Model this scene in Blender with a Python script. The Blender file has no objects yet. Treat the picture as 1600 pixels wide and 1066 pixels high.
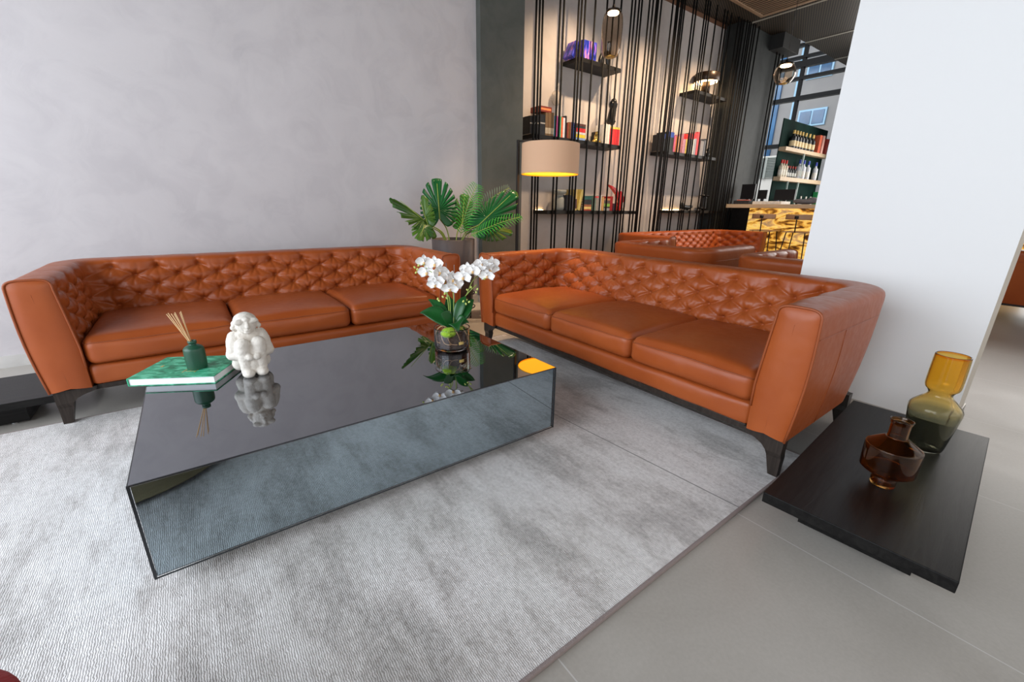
import bpy, bmesh, math, random
from mathutils import Vector, Matrix, noise
import numpy as np
R = math.radians
SC = bpy.context.scene
C = SC.collection
random.seed(7)

# ------------------------------------------------------------------ camera
F, PITCH, ROLL, YAW, H = 660.1, 0.30898, 0.01305, 0.64065, 1.15
CX, CY = 800.0, 533.0
def _m():
    cp, sp = math.cos(PITCH), math.sin(PITCH); cr, sr = math.cos(ROLL), math.sin(ROLL)
    cy, sy = math.cos(YAW), math.sin(YAW)
    f = Vector((0, cp, -sp)); r = Vector((1, 0, 0)); u = Vector((0, sp, cp))
    r2 = cr*r + sr*u; u2 = -sr*r + cr*u
    def w(v): return Vector((v.x*cy + v.y*sy, -v.x*sy + v.y*cy, v.z))
    return w(r2), w(u2), w(f)
RT, UP, FW = _m()
cam = bpy.data.cameras.new('camera'); cam.sensor_width = 36; cam.lens = F/1600*36; cam.clip_start = .02
co = bpy.data.objects.new('camera', cam); C.objects.link(co); SC.camera = co
co.matrix_world = Matrix(((RT.x, UP.x, -FW.x, 0), (RT.y, UP.y, -FW.y, 0), (RT.z, UP.z, -FW.z, H), (0, 0, 0, 1)))
def ray(px, py): return RT*((px-CX)/F) - UP*((py-CY)/F) + FW
def onz(px, py, z): r = ray(px, py); return r*((z-H)/r.z) + Vector((0, 0, H))
def onx(px, py, x): r = ray(px, py); return r*(x/r.x) + Vector((0, 0, H))
def ony(px, py, y): r = ray(px, py); return r*(y/r.y) + Vector((0, 0, H))

# ------------------------------------------------------------------ sky, light, exposure
SC.view_settings.view_transform = 'Standard'; SC.view_settings.look = 'None'
SC.view_settings.gamma = 1; SC.view_settings.use_curve_mapping = False
SC.view_settings.exposure = 0.75
wd = bpy.data.worlds.new('world'); SC.world = wd; wd.use_nodes = True
bg = wd.node_tree.nodes['Background']; bg.inputs[0].default_value = (.90, .95, 1, 1); bg.inputs[1].default_value = .55
def area(name, loc, target, sx, sy, power, col):
    l = bpy.data.lights.new(name, 'AREA'); l.shape = 'RECTANGLE'; l.size = sx; l.size_y = sy
    l.energy = power; l.color = col
    o = bpy.data.objects.new(name, l); C.objects.link(o); o.location = loc
    o.rotation_euler = (Vector(target)-Vector(loc)).to_track_quat('-Z', 'Y').to_euler(); return o
area('daylight_side', (-3.4, 1.5, 2.1), (0, 1.6, 1.2), 5.5, 3.6, 205, (.82, .90, 1))
area('daylight_front', (1.5, -3.6, 2.2), (1.6, 0, 1.0), 7, 3.6, 46, (1, .92, .86))
area('street_wall_fill', (14.2, 8.5, 5.5), (18, 7.5, 1.5), 2.5, 2.5, 70, (1, .99, .97))  # added area light that brightens the white wall outside
area('daylight_bar', (12.6, 1.5, 2.4), (9, 1.5, .6), 5, 3.5, 150, (1, .97, .93))
def spot(name, loc, target, power, col, size=1.2, rad=.05):
    l = bpy.data.lights.new(name, 'SPOT'); l.energy = power; l.color = col; l.spot_size = size; l.spot_blend = .8
    l.shadow_soft_size = rad
    o = bpy.data.objects.new(name, l); C.objects.link(o); o.location = loc
    o.rotation_euler = (Vector(target)-Vector(loc)).to_track_quat('-Z', 'Y').to_euler(); return o
WARM = (1, .72, .46)
for i, x in enumerate((4.6, 6.2, 7.8)):
    spot('warm_spot', (x, 3.6, 4.25), (x, 4.9, 1.6), 190, WARM, 1.5)
spot('warm_spot', (2.9, 2.6, 4.25), (2.30, 2.62, .45), 130, WARM, .34)  # added spot that makes the warm patch on the far seat cushion
spot('warm_spot', (3.0, 3.7, 4.25), (2.55, 3.5, .2), 300, WARM, .75)  # added spot standing in for the floor lamp's warm spill between the sofas
spot('warm_spot', (9.0, 2.6, 4.25), (8.6, 2.8, .5), 90, WARM, 1.4)
spot('warm_spot', (5.2, 2.0, 4.25), (5.2, 2.4, .5), 35, WARM, 1.4)

# ------------------------------------------------------------------ helpers
def nt_of(m): m.use_nodes = True; return m.node_tree
def mat(name, col, rough=.5, metal=0, spec=.5, bump=None, vary=None, trans=0, ior=1.45, emit=None, estr=0, coat=0, coatr=.1, sheen=0):
    """bump=(scale,strength,detail)  vary=(scale, other colour, contrast)"""
    m = bpy.data.materials.new(name); n = nt_of(m); b = n.nodes['Principled BSDF']
    b.inputs['Base Color'].default_value = (*col, 1); b.inputs['Roughness'].default_value = rough
    b.inputs['Metallic'].default_value = metal; b.inputs['Specular IOR Level'].default_value = spec
    b.inputs['IOR'].default_value = ior; b.inputs['Transmission Weight'].default_value = trans
    b.inputs['Coat Weight'].default_value = coat; b.inputs['Coat Roughness'].default_value = coatr
    b.inputs['Sheen Weight'].default_value = sheen
    if emit: b.inputs['Emission Color'].default_value = (*emit, 1); b.inputs['Emission Strength'].default_value = estr
    tc = n.nodes.new('ShaderNodeTexCoord')
    if vary:
        t = n.nodes.new('ShaderNodeTexNoise'); t.inputs['Scale'].default_value = vary[0]; t.inputs['Detail'].default_value = 6
        r = n.nodes.new('ShaderNodeValToRGB'); c = vary[2] if len(vary) > 2 else .2
        r.color_ramp.elements[0].position = .5-c; r.color_ramp.elements[1].position = .5+c
        r.color_ramp.elements[0].color = (*col, 1); r.color_ramp.elements[1].color = (*vary[1], 1)
        n.links.new(tc.outputs['Object'], t.inputs[0]); n.links.new(t.outputs[0], r.inputs[0]); n.links.new(r.outputs[0], b.inputs['Base Color'])
    if bump:
        t = n.nodes.new('ShaderNodeTexNoise'); t.inputs['Scale'].default_value = bump[0]; t.inputs['Detail'].default_value = bump[2] if len(bump) > 2 else 4
        u = n.nodes.new('ShaderNodeBump'); u.inputs['Strength'].default_value = bump[1]; u.inputs['Distance'].default_value = .01
        n.links.new(tc.outputs['Object'], t.inputs[0]); n.links.new(t.outputs[0], u.inputs['Height']); n.links.new(u.outputs[0], b.inputs['Normal'])
    return m
class N:
    """tiny node-graph helper"""
    def __init__(s, m): s.m = m; s.t = nt_of(m); s.b = s.t.nodes['Principled BSDF']
    def n(s, kind, **kw):
        x = s.t.nodes.new('ShaderNode'+kind)
        for k, v in kw.items():
            if k in ('i',):
                for a, b in v.items(): x.inputs[a].default_value = b
            else: setattr(x, k, v)
        return x
    def l(s, a, b): s.t.links.new(a, b)
    def math(s, op, a, b=None):
        x = s.n('Math', operation=op)
        for i, v in enumerate((a, b)):
            if v is None: continue
            if isinstance(v, (int, float)): x.inputs[i].default_value = v
            else: s.l(v, x.inputs[i])
        return x.outputs[0]
    def ramp(s, src, stops):
        r = s.n('ValToRGB'); e = r.color_ramp.elements
        while len(e) < len(stops): e.new(.5)
        for q, (p, c) in zip(e, stops): q.position = p; q.color = (*c, 1) if len(c) == 3 else c
        s.l(src, r.inputs[0]); return r.outputs[0]
    def mix(s, f, a, b, blend='MIX'):
        x = s.n('Mix', data_type='RGBA', blend_type=blend)
        if isinstance(f, (int, float)): x.inputs[0].default_value = f
        else: s.l(f, x.inputs[0])
        for i, v in ((6, a), (7, b)):
            if isinstance(v, tuple): x.inputs[i].default_value = (*v, 1)
            else: s.l(v, x.inputs[i])
        return x.outputs[2]
def newmat(name, rough=.5, **kw):
    m = mat(name, (.5, .5, .5), rough, **kw); return m, N(m)

# --- surface materials
def m_leather(name, c1, c2):
    m, g = newmat(name, .40, spec=.38)
    tc = g.n('TexCoord').outputs['Object']
    n1 = g.n('TexNoise', i={'Scale': 3.0, 'Detail': 5, 'Distortion': .1}); g.l(tc, n1.inputs[0])
    g.l(g.ramp(n1.outputs[0], [(.3, c1), (.7, c2)]), g.b.inputs['Base Color'])
    n2 = g.n('TexNoise', i={'Scale': 9.0, 'Detail': 2, 'Distortion': 0.0}); g.l(tc, n2.inputs[0])
    b2 = g.n('Bump', i={'Strength': .14, 'Distance': .02}); g.l(n2.outputs[0], b2.inputs['Height'])
    g.l(b2.outputs[0], g.b.inputs['Normal'])
    n3 = g.n('TexNoise', i={'Scale': 30.0}); g.l(tc, n3.inputs[0])
    g.l(g.ramp(n3.outputs[0], [(.3, (.34,)*3), (.7, (.42,)*3)]), g.b.inputs['Roughness'])
    return m
LEATHER = m_leather('leather_tan', (.285, .057, .0115), (.35, .080, .0175))
PIPE = m_leather('leather_piping', (.24, .055, .016), (.29, .07, .02))
def m_plaster(name, a, b, c):
    m, g = newmat(name, .62, spec=.35)
    tc = g.n('TexCoord').outputs['Object']
    n1 = g.n('TexNoise', i={'Scale': .8, 'Detail': 8, 'Roughness': .6, 'Distortion': 1.5}); g.l(tc, n1.inputs[0])
    n2 = g.n('TexNoise', i={'Scale': 3.2, 'Detail': 9, 'Roughness': .62, 'Distortion': 1.3}); g.l(tc, n2.inputs[0])
    c1 = g.ramp(n1.outputs[0], [(.3, a), (.7, b)])
    f = g.ramp(n2.outputs[0], [(.42, (0, 0, 0)), (.56, (1, 1, 1))])
    g.l(g.mix(g.math('MULTIPLY', f, .35), c1, c), g.b.inputs['Base Color'])
    bu = g.n('Bump', i={'Strength': .25, 'Distance': .01}); g.l(n2.outputs[0], bu.inputs['Height']); g.l(bu.outputs[0], g.b.inputs['Normal'])
    return m
PLASTER = m_plaster('grey_trowelled_plaster', (.47, .440, .448), (.56, .525, .53), (.60, .565, .562))
PLASTER2 = m_plaster('warm_grey_plaster', (.50, .45, .42), (.58, .53, .50), (.62, .57, .54))
DARKCOL = m_plaster('olive_black_plaster', (.065, .07, .062), (.095, .10, .088), (.11, .11, .10))
WHITE = mat('white_paint', (.80, .80, .79), .6, bump=(60, .03))
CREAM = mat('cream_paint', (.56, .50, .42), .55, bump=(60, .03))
STONE = mat('pale_stone_skirting', (.50, .48, .45), .5, vary=(9, (.60, .58, .55)))
def m_floor():
    m, g = newmat('porcelain_tile', .34, spec=.5)
    tc = g.n('TexCoord').outputs['Object']; sp = g.n('SeparateXYZ'); g.l(tc, sp.inputs[0])
    def line(o, off, per, w):
        a = g.math('SUBTRACT', o, off); a = g.math('DIVIDE', a, per); a = g.math('SUBTRACT', a, g.math('ROUND', a))
        return g.math('LESS_THAN', g.math('ABSOLUTE', a), w/per)
    jx = line(sp.outputs[0], 1.556, .96, .002); jy = line(sp.outputs[1], 1.0, 1.92, .002)
    j = g.math('MAXIMUM', jx, jy)
    n1 = g.n('TexNoise', i={'Scale': 1.6, 'Detail': 9, 'Roughness': .62, 'Distortion': .6}); g.l(tc, n1.inputs[0])
    n2 = g.n('TexNoise', i={'Scale': 90.0, 'Detail': 3}); g.l(tc, n2.inputs[0])
    c = g.ramp(n1.outputs[0], [(.3, (.375, .342, .30)), (.7, (.455, .422, .378))])
    c = g.mix(.10, c, g.ramp(n2.outputs[0], [(.3, (.2, .19, .17)), (.7, (.5, .48, .45))]))
    g.l(g.mix(j, c, (.55, .53, .50)), g.b.inputs['Base Color'])
    g.l(g.ramp(n1.outputs[0], [(.3, (.30,)*3), (.7, (.42,)*3)]), g.b.inputs['Roughness'])
    bu = g.n('Bump', i={'Strength': .3, 'Distance': .002}); g.l(g.math('SUBTRACT', 1.0, j), bu.inputs['Height']); g.l(bu.outputs[0], g.b.inputs['Normal'])
    return m
FLOOR = m_floor()
def m_rug():
    m, g = newmat('viscose_rug', .55, spec=.35, sheen=.35)
    tc = g.n('TexCoord').outputs['Object']; sp = g.n('SeparateXYZ'); g.l(tc, sp.inputs[0])
    mp = g.n('Mapping', i={'Scale': (1.5, .8, 1)}); g.l(tc, mp.inputs[0])
    n1 = g.n('TexNoise', i={'Scale': 2.3, 'Detail': 10, 'Roughness': .68, 'Distortion': .3}); g.l(mp.outputs[0], n1.inputs[0])
    mp2 = g.n('Mapping', i={'Scale': (60, 9, 1)}); g.l(tc, mp2.inputs[0])
    n2 = g.n('TexNoise', i={'Scale': 1.0, 'Detail': 6, 'Roughness': .7, 'Distortion': .5}); g.l(mp2.outputs[0], n2.inputs[0])
    mp3 = g.n('Mapping', i={'Scale': (5.0, 1.2, 1)}); g.l(tc, mp3.inputs[0])
    n4 = g.n('TexNoise', i={'Scale': 1.2, 'Detail': 7, 'Roughness': .7}); g.l(mp3.outputs[0], n4.inputs[0])
    w = g.n('TexWave', wave_type='BANDS', bands_direction='X', i={'Scale': 55.0, 'Distortion': 5.0, 'Detail': 3, 'Detail Scale': 1.6}); g.l(tc, w.inputs[0])
    s = g.math('ADD', g.math('MULTIPLY', n1.outputs[0], .55), g.math('MULTIPLY', n4.outputs[0], .45))
    c = g.ramp(s, [(.42, (.27, .236, .208)), (.465, (.46, .415, .38)), (.50, (.63, .585, .55)), (.56, (.76, .72, .69))])
    c = g.mix(.20, c, g.ramp(n2.outputs[0], [(.35, (.24, .22, .21)), (.6, (.84, .82, .81))]))
    n6 = g.n('TexNoise', i={'Scale': 60.0, 'Detail': 8, 'Roughness': .85}); g.l(tc, n6.inputs[0])
    c = g.mix(.30, c, g.ramp(n6.outputs[0], [(.40, (.26, .24, .23)), (.56, (.84, .82, .81))]))
    c = g.mix(g.math('MULTIPLY', g.ramp(w.outputs[0], [(0, (1,)*3), (.5, (0,)*3)]), .10), c, (.24, .225, .21))
    seam = g.math('LESS_THAN', g.math('ABSOLUTE', g.math('ADD', g.math('SUBTRACT', sp.outputs[0], 1.543), g.math('MULTIPLY', g.math('SUBTRACT', sp.outputs[1], 1.1), .07))), .0035)
    c = g.mix(g.math('MULTIPLY', seam, .8), c, (.13, .12, .11))
    g.l(c, g.b.inputs['Base Color'])
    hh = g.math('ADD', g.math('MULTIPLY', w.outputs[0], .6), g.math('MULTIPLY', n2.outputs[0], 1.0))
    n5 = g.n('TexNoise', i={'Scale': 160.0, 'Detail': 4}); g.l(tc, n5.inputs[0])
    hh = g.math('ADD', hh, g.math('MULTIPLY', n5.outputs[0], .7))
    bu = g.n('Bump', i={'Strength': .45, 'Distance': .004}); g.l(hh, bu.inputs['Height']); g.l(bu.outputs[0], g.b.inputs['Normal'])
    return m
RUG = m_rug()
RUGEDGE = mat('rug_binding', (.27, .215, .20), .8, bump=(300, .4))
def m_woodblack(name, c1=(.0035, .003, .003), c2=(.012, .011, .010), axis=0, rough=.36):
    m, g = newmat(name, rough, spec=.2)
    tc = g.n('TexCoord').outputs['Object']
    sc = [14, 14, 14]; sc[axis] = 1.1
    mp = g.n('Mapping', i={'Scale': tuple(sc)}); g.l(tc, mp.inputs[0])
    n1 = g.n('TexNoise', i={'Scale': 2.2, 'Detail': 9, 'Roughness': .7, 'Distortion': 1.4}); g.l(mp.outputs[0], n1.inputs[0])
    g.l(g.ramp(n1.outputs[0], [(.35, c1), (.65, c2)]), g.b.inputs['Base Color'])
    bu = g.n('Bump', i={'Strength': .25, 'Distance': .003}); g.l(n1.outputs[0], bu.inputs['Height']); g.l(bu.outputs[0], g.b.inputs['Normal'])
    return m
BLACKWOOD = m_woodblack('black_oak')
LEGWOOD = m_woodblack('dark_wenge', (.022, .017, .014), (.045, .034, .028), 2, .3)
PALEWOOD = m_woodblack('pale_oak', (.50, .36, .22), (.66, .50, .33), 1, .4)
MIRROR = mat('smoked_mirror_glass', (.235, .245, .265), .012, metal=1)
EDGE = mat('black_glass_edge', (.02, .022, .025), .15)
BLACK = mat('black_metal', (.014, .013, .012), .42, spec=.4, bump=(80, .05))
RODM = mat('dark_bronze_rod', (.006, .0055, .005), .6, spec=.2, bump=(80, .05))
def m_ceiling():
    m, g = newmat('expanded_metal_mesh', .5, spec=.3)
    tc = g.n('TexCoord').outputs['Object']
    def st(ang, s):
        mp = g.n('Mapping', i={'Rotation': (0, 0, R(ang))}); g.l(tc, mp.inputs[0])
        w = g.n('TexWave', wave_type='BANDS', bands_direction='Y', i={'Scale': s}); g.l(mp.outputs[0], w.inputs[0]); return w.outputs[0]
    a = st(-21.5, 9.0); b = st(25, 9.0)
    f = g.math('MAXIMUM', g.math('MULTIPLY', a, 1.0), g.math('MULTIPLY', b, .75))
    g.l(g.ramp(f, [(.60, (.004, .004, .003)), (.97, (.085, .064, .044))]), g.b.inputs['Base Color'])
    return m
CEIL = m_ceiling()
GLASS = mat('clear_glass', (1, 1, 1), .02, trans=1, ior=1.45)
AMBER = mat('amber_glass', (.98, .70, .20), .02, trans=1, ior=1.3)
BROWNGLASS = mat('smoked_brown_glass', (.58, .28, .08), .02, trans=1, ior=1.38)
def m_ombre():
    m, g = newmat('amber_to_smoke_glass', .02, trans=1, ior=1.3)
    tc = g.n('TexCoord').outputs['Object']; sp = g.n('SeparateXYZ'); g.l(tc, sp.inputs[0])
    g.l(g.ramp(sp.outputs[2], [(.0, (.34, .34, .28)), (.165, (.50, .50, .38)), (.19, (.90, .80, .50)), (.25, (.97, .76, .34)), (.30, (.98, .68, .17)), (.415, (.98, .66, .15)), (.42, (.95, .35, .03))]), g.b.inputs['Base Color'])
    return m
OMBRE = m_ombre()
SMOKEG = mat('smoked_pendant_glass', (.80, .70, .60), .03, trans=1, ior=1.2)

# --- mesh helpers
def link(name, me, m=None, parent=None, smooth=False):
    if m is not None:
        for q in (m if isinstance(m, (list, tuple)) else [m]): me.materials.append(q)
    if smooth:
        me.polygons.foreach_set('use_smooth', [True]*len(me.polygons))
    o = bpy.data.objects.new(name, me); C.objects.link(o)
    if parent is not None: o.parent = parent
    return o
def obj(name, bm, m=None, parent=None, smooth=False, norm=True):
    if norm: bmesh.ops.recalc_face_normals(bm, faces=bm.faces)
    me = bpy.data.meshes.new(name); bm.to_mesh(me); bm.free(); return link(name, me, m, parent, smooth)
def tag(o, label, cat, group=None):
    o['label'] = label; o['category'] = cat
    if group: o['group'] = group
    return o
def struct(o): o['kind'] = 'structure'; return o
def thing(name, label, cat, loc=(0, 0, 0), rz=0, group=None):
    o = bpy.data.objects.new(name, None); C.objects.link(o); o.location = loc; o.rotation_euler = (0, 0, rz)
    o.empty_display_size = .1
    return tag(o, label, cat, group)
def BM(): return bmesh.new()
def box(bm, x0, x1, y0, y1, z0, z1, mi=0, bev=0):
    vs = [bm.verts.new(p) for p in ((x0, y0, z0), (x1, y0, z0), (x1, y1, z0), (x0, y1, z0), (x0, y0, z1), (x1, y0, z1), (x1, y1, z1), (x0, y1, z1))]
    fs = [bm.faces.new([vs[i] for i in q]) for q in ((0, 3, 2, 1), (4, 5, 6, 7), (0, 1, 5, 4), (1, 2, 6, 5), (2, 3, 7, 6), (3, 0, 4, 7))]
    for f in fs: f.material_index = mi
    if bev:
        es = list({e for f in fs for e in f.edges})
        r = bmesh.ops.bevel(bm, geom=es, offset=bev, segments=2, affect='EDGES', profile=.6)
        for f in r['faces']: f.material_index = mi
    return vs
def xbox(bm, M, *a, **k):
    n0 = len(bm.verts); box(bm, *a, **k); bm.verts.ensure_lookup_table()
    bmesh.ops.transform(bm, matrix=M, verts=bm.verts[n0:])
def lathe(bm, prof, c=(0, 0, 0), seg=48, mi=0, close=False):
    rings = []
    for r, z in prof:
        if r < 1e-5: rings.append([bm.verts.new((c[0], c[1], c[2]+z))])
        else: rings.append([bm.verts.new((c[0]+r*math.cos(2*math.pi*i/seg), c[1]+r*math.sin(2*math.pi*i/seg), c[2]+z)) for i in range(seg)])
    if close: rings.append(rings[0])
    for a, b in zip(rings, rings[1:]):
        for i in range(seg):
            j = (i+1) % seg
            q = [a[0]] if len(a) == 1 else [a[i], a[j]]
            w = [b[0]] if len(b) == 1 else [b[j], b[i]]
            if len(q)+len(w) > 2:
                f = bm.faces.new(q+w); f.material_index = mi
def smoothprof(pts, n=6):
    """Catmull-Rom through a profile"""
    out = []
    P = [pts[0]]+list(pts)+[pts[-1]]
    for i in range(1, len(P)-2):
        p0, p1, p2, p3 = [Vector(q) for q in P[i-1:i+3]]
        for k in range(n):
            t = k/n
            out.append(tuple(.5*((2*p1)+(-p0+p2)*t+(2*p0-5*p1+4*p2-p3)*t*t+(-p0+3*p1-3*p2+p3)*t**3)))
    out.append(tuple(pts[-1])); return out
def tube(bm, pts, rad, seg=8, mi=0, cap=True, closed=False):
    pts = [Vector(p) for p in pts]; rs = rad if isinstance(rad, (list, tuple)) else [rad]*len(pts)
    rings = []; n = None; L = len(pts)
    for i, p in enumerate(pts):
        a = pts[i-1] if (i > 0 or closed) else p; b = pts[(i+1) % L] if (i < L-1 or closed) else p
        t = (b-a).normalized()
        if n is None:
            n = t.orthogonal().normalized()
        n = (n-t*n.dot(t)); n = n.normalized() if n.length > 1e-6 else t.orthogonal().normalized()
        bn = t.cross(n)
        rings.append([bm.verts.new(p+(n*math.cos(2*math.pi*k/seg)+bn*math.sin(2*math.pi*k/seg))*rs[i]) for k in range(seg)])
    pr = list(zip(rings, rings[1:]))
    if closed: pr.append((rings[-1], rings[0]))
    for a, b in pr:
        for k in range(seg):
            f = bm.faces.new((a[k], a[(k+1) % seg], b[(k+1) % seg], b[k])); f.material_index = mi
    if cap and not closed:
        for r in (rings[0], rings[-1]):
            f = bm.faces.new(r); f.material_index = mi
def grid(bm, P, mi=0, closeu=False):
    """P[i][j] -> Vector; quads"""
    V = [[bm.verts.new(p) for p in row] for row in P]
    n = len(V)
    for i in range(n if closeu else n-1):
        a, b = V[i], V[(i+1) % n]
        for j in range(len(a)-1):
            f = bm.faces.new((a[j], b[j], b[j+1], a[j+1])); f.material_index = mi
    return V
def ellipsoid(bm, c, r, seg=16, rot=None, mi=0):
    M = Matrix.Translation(Vector(c)) @ (rot.to_4x4() if rot else Matrix()) @ Matrix.Diagonal((*r, 1))
    q = bmesh.ops.create_uvsphere(bm, u_segments=seg, v_segments=max(6, seg*2//3), radius=1, matrix=M)
    for v in q['verts']:
        for f in v.link_faces: f.material_index = mi
def dup(root, loc, rz=None, label=None):
    r = root.copy(); C.objects.link(r); r.location = loc
    if rz is not None: r.rotation_euler = (0, 0, rz)
    if label: r['label'] = label
    for ch in list(root.children):
        c = ch.copy(); C.objects.link(c); c.parent = r
        for g in list(ch.children):
            d = g.copy(); C.objects.link(d); d.parent = c
    return r

# ------------------------------------------------------------------ room shell
ZC = 4.33
b = BM(); box(b, -4.5, 20, -5, 12, -.12, 0); struct(obj('floor', b, FLOOR))
b = BM(); box(b, -4.5, 2.78, 4.43, 4.75, 0, ZC); struct(obj('wall_left', b, PLASTER))
b = BM(); box(b, -4.5, 2.78, 4.418, 4.43, 0, .085); struct(obj('baseboard_left', b, STONE))
b = BM(); box(b, 2.78, 3.36, 4.35, 5.1, 0, ZC, bev=.004); struct(obj('wall_pier', b, DARKCOL))
b = BM(); box(b, 2.766, 2.778, 4.352, 4.418, .0, .085); struct(obj('baseboard_pier', b, STONE))
b = BM(); box(b, 3.36, 10.3, 5.0, 5.2, 0, ZC); struct(obj('wall_back', b, PLASTER2))
b = BM(); box(b, 3.36, 8.5, 4.985, 5.0, 4.27, ZC); struct(obj('trim_1', b, mat('brown_trim', (.16, .07, .035), .5, vary=(4, (.2, .09, .045)))))
b = BM(); box(b, 8.52, 10.14, 4.70, 5.0, 0, ZC, bev=.004); struct(obj('wall_bar_pier', b, m_plaster('charcoal_plaster', (.018, .02, .02), (.032, .036, .035), (.04, .045, .043))))
b = BM(); box(b, 3.24, 3.50, .225, 1.125, 0, ZC)
wp = obj('wall_white_pillar', b, [WHITE, CREAM]); struct(wp)
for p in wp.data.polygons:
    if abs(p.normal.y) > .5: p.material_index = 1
b = BM(); box(b, 3.5, 3.506, .225, 1.125, 0, .09); box(b, 3.30, 3.506, .217, .224, 0, .075)
struct(obj('baseboard_pillar', b, mat('brushed_skirting', (.42, .39, .36), .35, metal=.6, bump=(50, .05))))
b = BM(); box(b, -3.4, 10.2, -3.6, 5.2, ZC, ZC+.15); box(b, 10.2, 13.2, -3.6, 4.45, ZC, ZC+.15)
struct(obj('ceiling', b, CEIL))
b = BM(); box(b, 10.2, 13.2, 4.45, 9.5, 6.2, 6.35); struct(obj('ceiling_bar', b, mat('dark_soffit', (.03, .028, .025), .6, bump=(20, .1))))
b = BM(); box(b, 9.6, 10.3, 4.45, 5.2, 4.08, ZC-.001, bev=.004); struct(obj('trim_2', b, mat('black_bulkhead', (.010, .010, .009), .6, bump=(20, .1))))
TRIM = mat('pale_metal_strip', (.36, .34, .29), .45, metal=.3, bump=(60, .04))
for i, x in enumerate((8.72, 10.5, 12.1)):
    b = BM(); box(b, x-.022, x+.022, -1, 4.449 if x > 10.2 else 4.98, ZC-.012, ZC-.001); struct(obj('trim_%d' % (i+3), b, TRIM))
# daylight side openings: slim black window frames round the open sides of the lounge
WF = mat('black_window_frame', (.012, .012, .013), .4, bump=(50, .05))
b = BM()
for y in (-3.5, -1.7, .1, 1.9, 3.7): box(b, -3.5, -3.42, y-.03, y+.03, 0, ZC)
for z in (.03, 2.5, 4.28): box(b, -3.5, -3.42, -3.5, 4.43, z-.03, z+.03)
struct(obj('window_1', b, WF))
b = BM()
for x in (-3.46, -1.2, 1.06, 3.3, 5.6, 7.8, 10.0, 12.2): box(b, x-.03, x+.03, -3.7, -3.62, 0, ZC)
for z in (.03, 2.5, 4.28): box(b, -3.46, 13.1, -3.7, -3.62, z-.03, z+.03)
struct(obj('window_2', b, WF))
# the bar's window wall
b = BM()
for y in (-3, -1.2, .6, 2.3, 3.95, 5.46, 7.0, 8.6): box(b, 13.0, 13.10, y-.035, y+.035, 0, 6.2)
for z, t in ((2.76, .05), (3.85, .05), (4.31, .035), (4.62, .075), (4.78, .03), (5.05, .035), (.05, .05)): box(b, 12.98, 13.12, -3, 9.5, z-t, z+t)
w3 = struct(obj('window_3', b, WF))
b = BM(); box(b, 13.04, 13.05, -3, 9.5, .06, 6.2)
pane = obj('window_pane', b, mat('window_glass', (1, 1, 1), 0, trans=1, ior=1.02, spec=.2), w3)

# ------------------------------------------------------------------ building outside
FAC = mat('pale_render_facade', (.30, .30, .31), .7, vary=(2, (.33, .33, .335)), bump=(30, .05))
FACW = mat('white_render', (.85, .84, .80), .7, vary=(2, (.88, .87, .84)))
BLUEP = mat('blue_window_glass', (.03, .10, .22), .15, vary=(1.5, (.06, .20, .42)))
BLUEF = mat('light_blue_frame', (.35, .62, .85), .5, vary=(4, (.4, .66, .9)))
bt = thing('building', 'pale grey building with blue windows seen through the bar window', 'building', (18, 6, 0))
b = BM(); box(b, 0, 3, -12, 12, 3.05, 12); box(b, .0, 3, -12, 1.25, 0, 3.05); obj('facade', b, FAC, bt)
b = BM(); box(b, -.15, 3, 1.25, 12, 0, 3.05); obj('white_wall', b, FACW, bt)
ys = [onx(px, 200, 18).y-6 for px in (1211, 1203)]
b = BM(); box(b, -.08, 0, ys[0], ys[1], 3.05, 12); obj('blue_strip', b, BLUEP, bt)
b = BM(); yd = onx(1248, 130, 18).y-6; tube(b, [(-.08, yd, 3.1), (-.08, yd, 12)], .05, 8); obj('drainpipe', b, BLUEF, bt)
for (pa, pb2, qa, qb) in ((1268, 1302, 96, 121), (1252, 1289, 176, 196)):
    y1, y0 = onx(pa, qa, 18).y-6, onx(pb2, qa, 18).y-6; z1, z0 = onx(pa, qa, 18).z, onx(pa, qb, 18).z
    f = BM(); box(f, -.05, 0, y0-.06, y1+.06, z0-.06, z1+.06); fo = obj('window_frame', f, BLUEF, bt)
    f = BM(); ym = (y0+y1)/2
    box(f, -.07, -.045, y0, ym-.03, z0, z1); obj('pane', f, BLUEP, fo)
    f = BM(); box(f, -.07, -.045, ym+.03, y1, z0, z1); obj('pane', f, BLUEP, fo)
b = BM()
for k in range(13):
    z = 2.30+.055*k
    xbox(b, Matrix.Translation((-.22, 0, z)) @ Matrix.Rotation(R(25), 4, 'Y'), -.03, .03, 1.0, 2.05, -.006, .006)
    xbox(b, Matrix.Translation((-.22, 0, z)) @ Matrix.Rotation(R(25), 4, 'Y'), -.03, .03, 2.12, 3.2, -.006, .006)
box(b, -.25, -.18, 2.05, 2.12, 2.27, 3.0); box(b, -.19, -.17, .9, 3.2, 2.27, 3.0)
obj('louvre_panel', b, mat('grey_louvre', (.42, .46, .44), .5, bump=(40, .05)), bt)

# ------------------------------------------------------------------ rug
b = BM(); box(b, -2.9, 2.20, .585, 3.06, .001, .013)
rug = thing('rug', 'large light grey viscose rug with mottled ribbed pile under the coffee table', 'rug', (0, 0, 0))
obj('pile', b, RUG, rug)
b = BM(); box(b, -2.9, 2.206, .574, .585, .001, .015, bev=.003); box(b, 2.20, 2.207, .585, 3.066, .001, .014); box(b, -2.9, 2.206, 3.06, 3.066, .001, .014)
obj('binding', b, RUGEDGE, rug)

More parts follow.
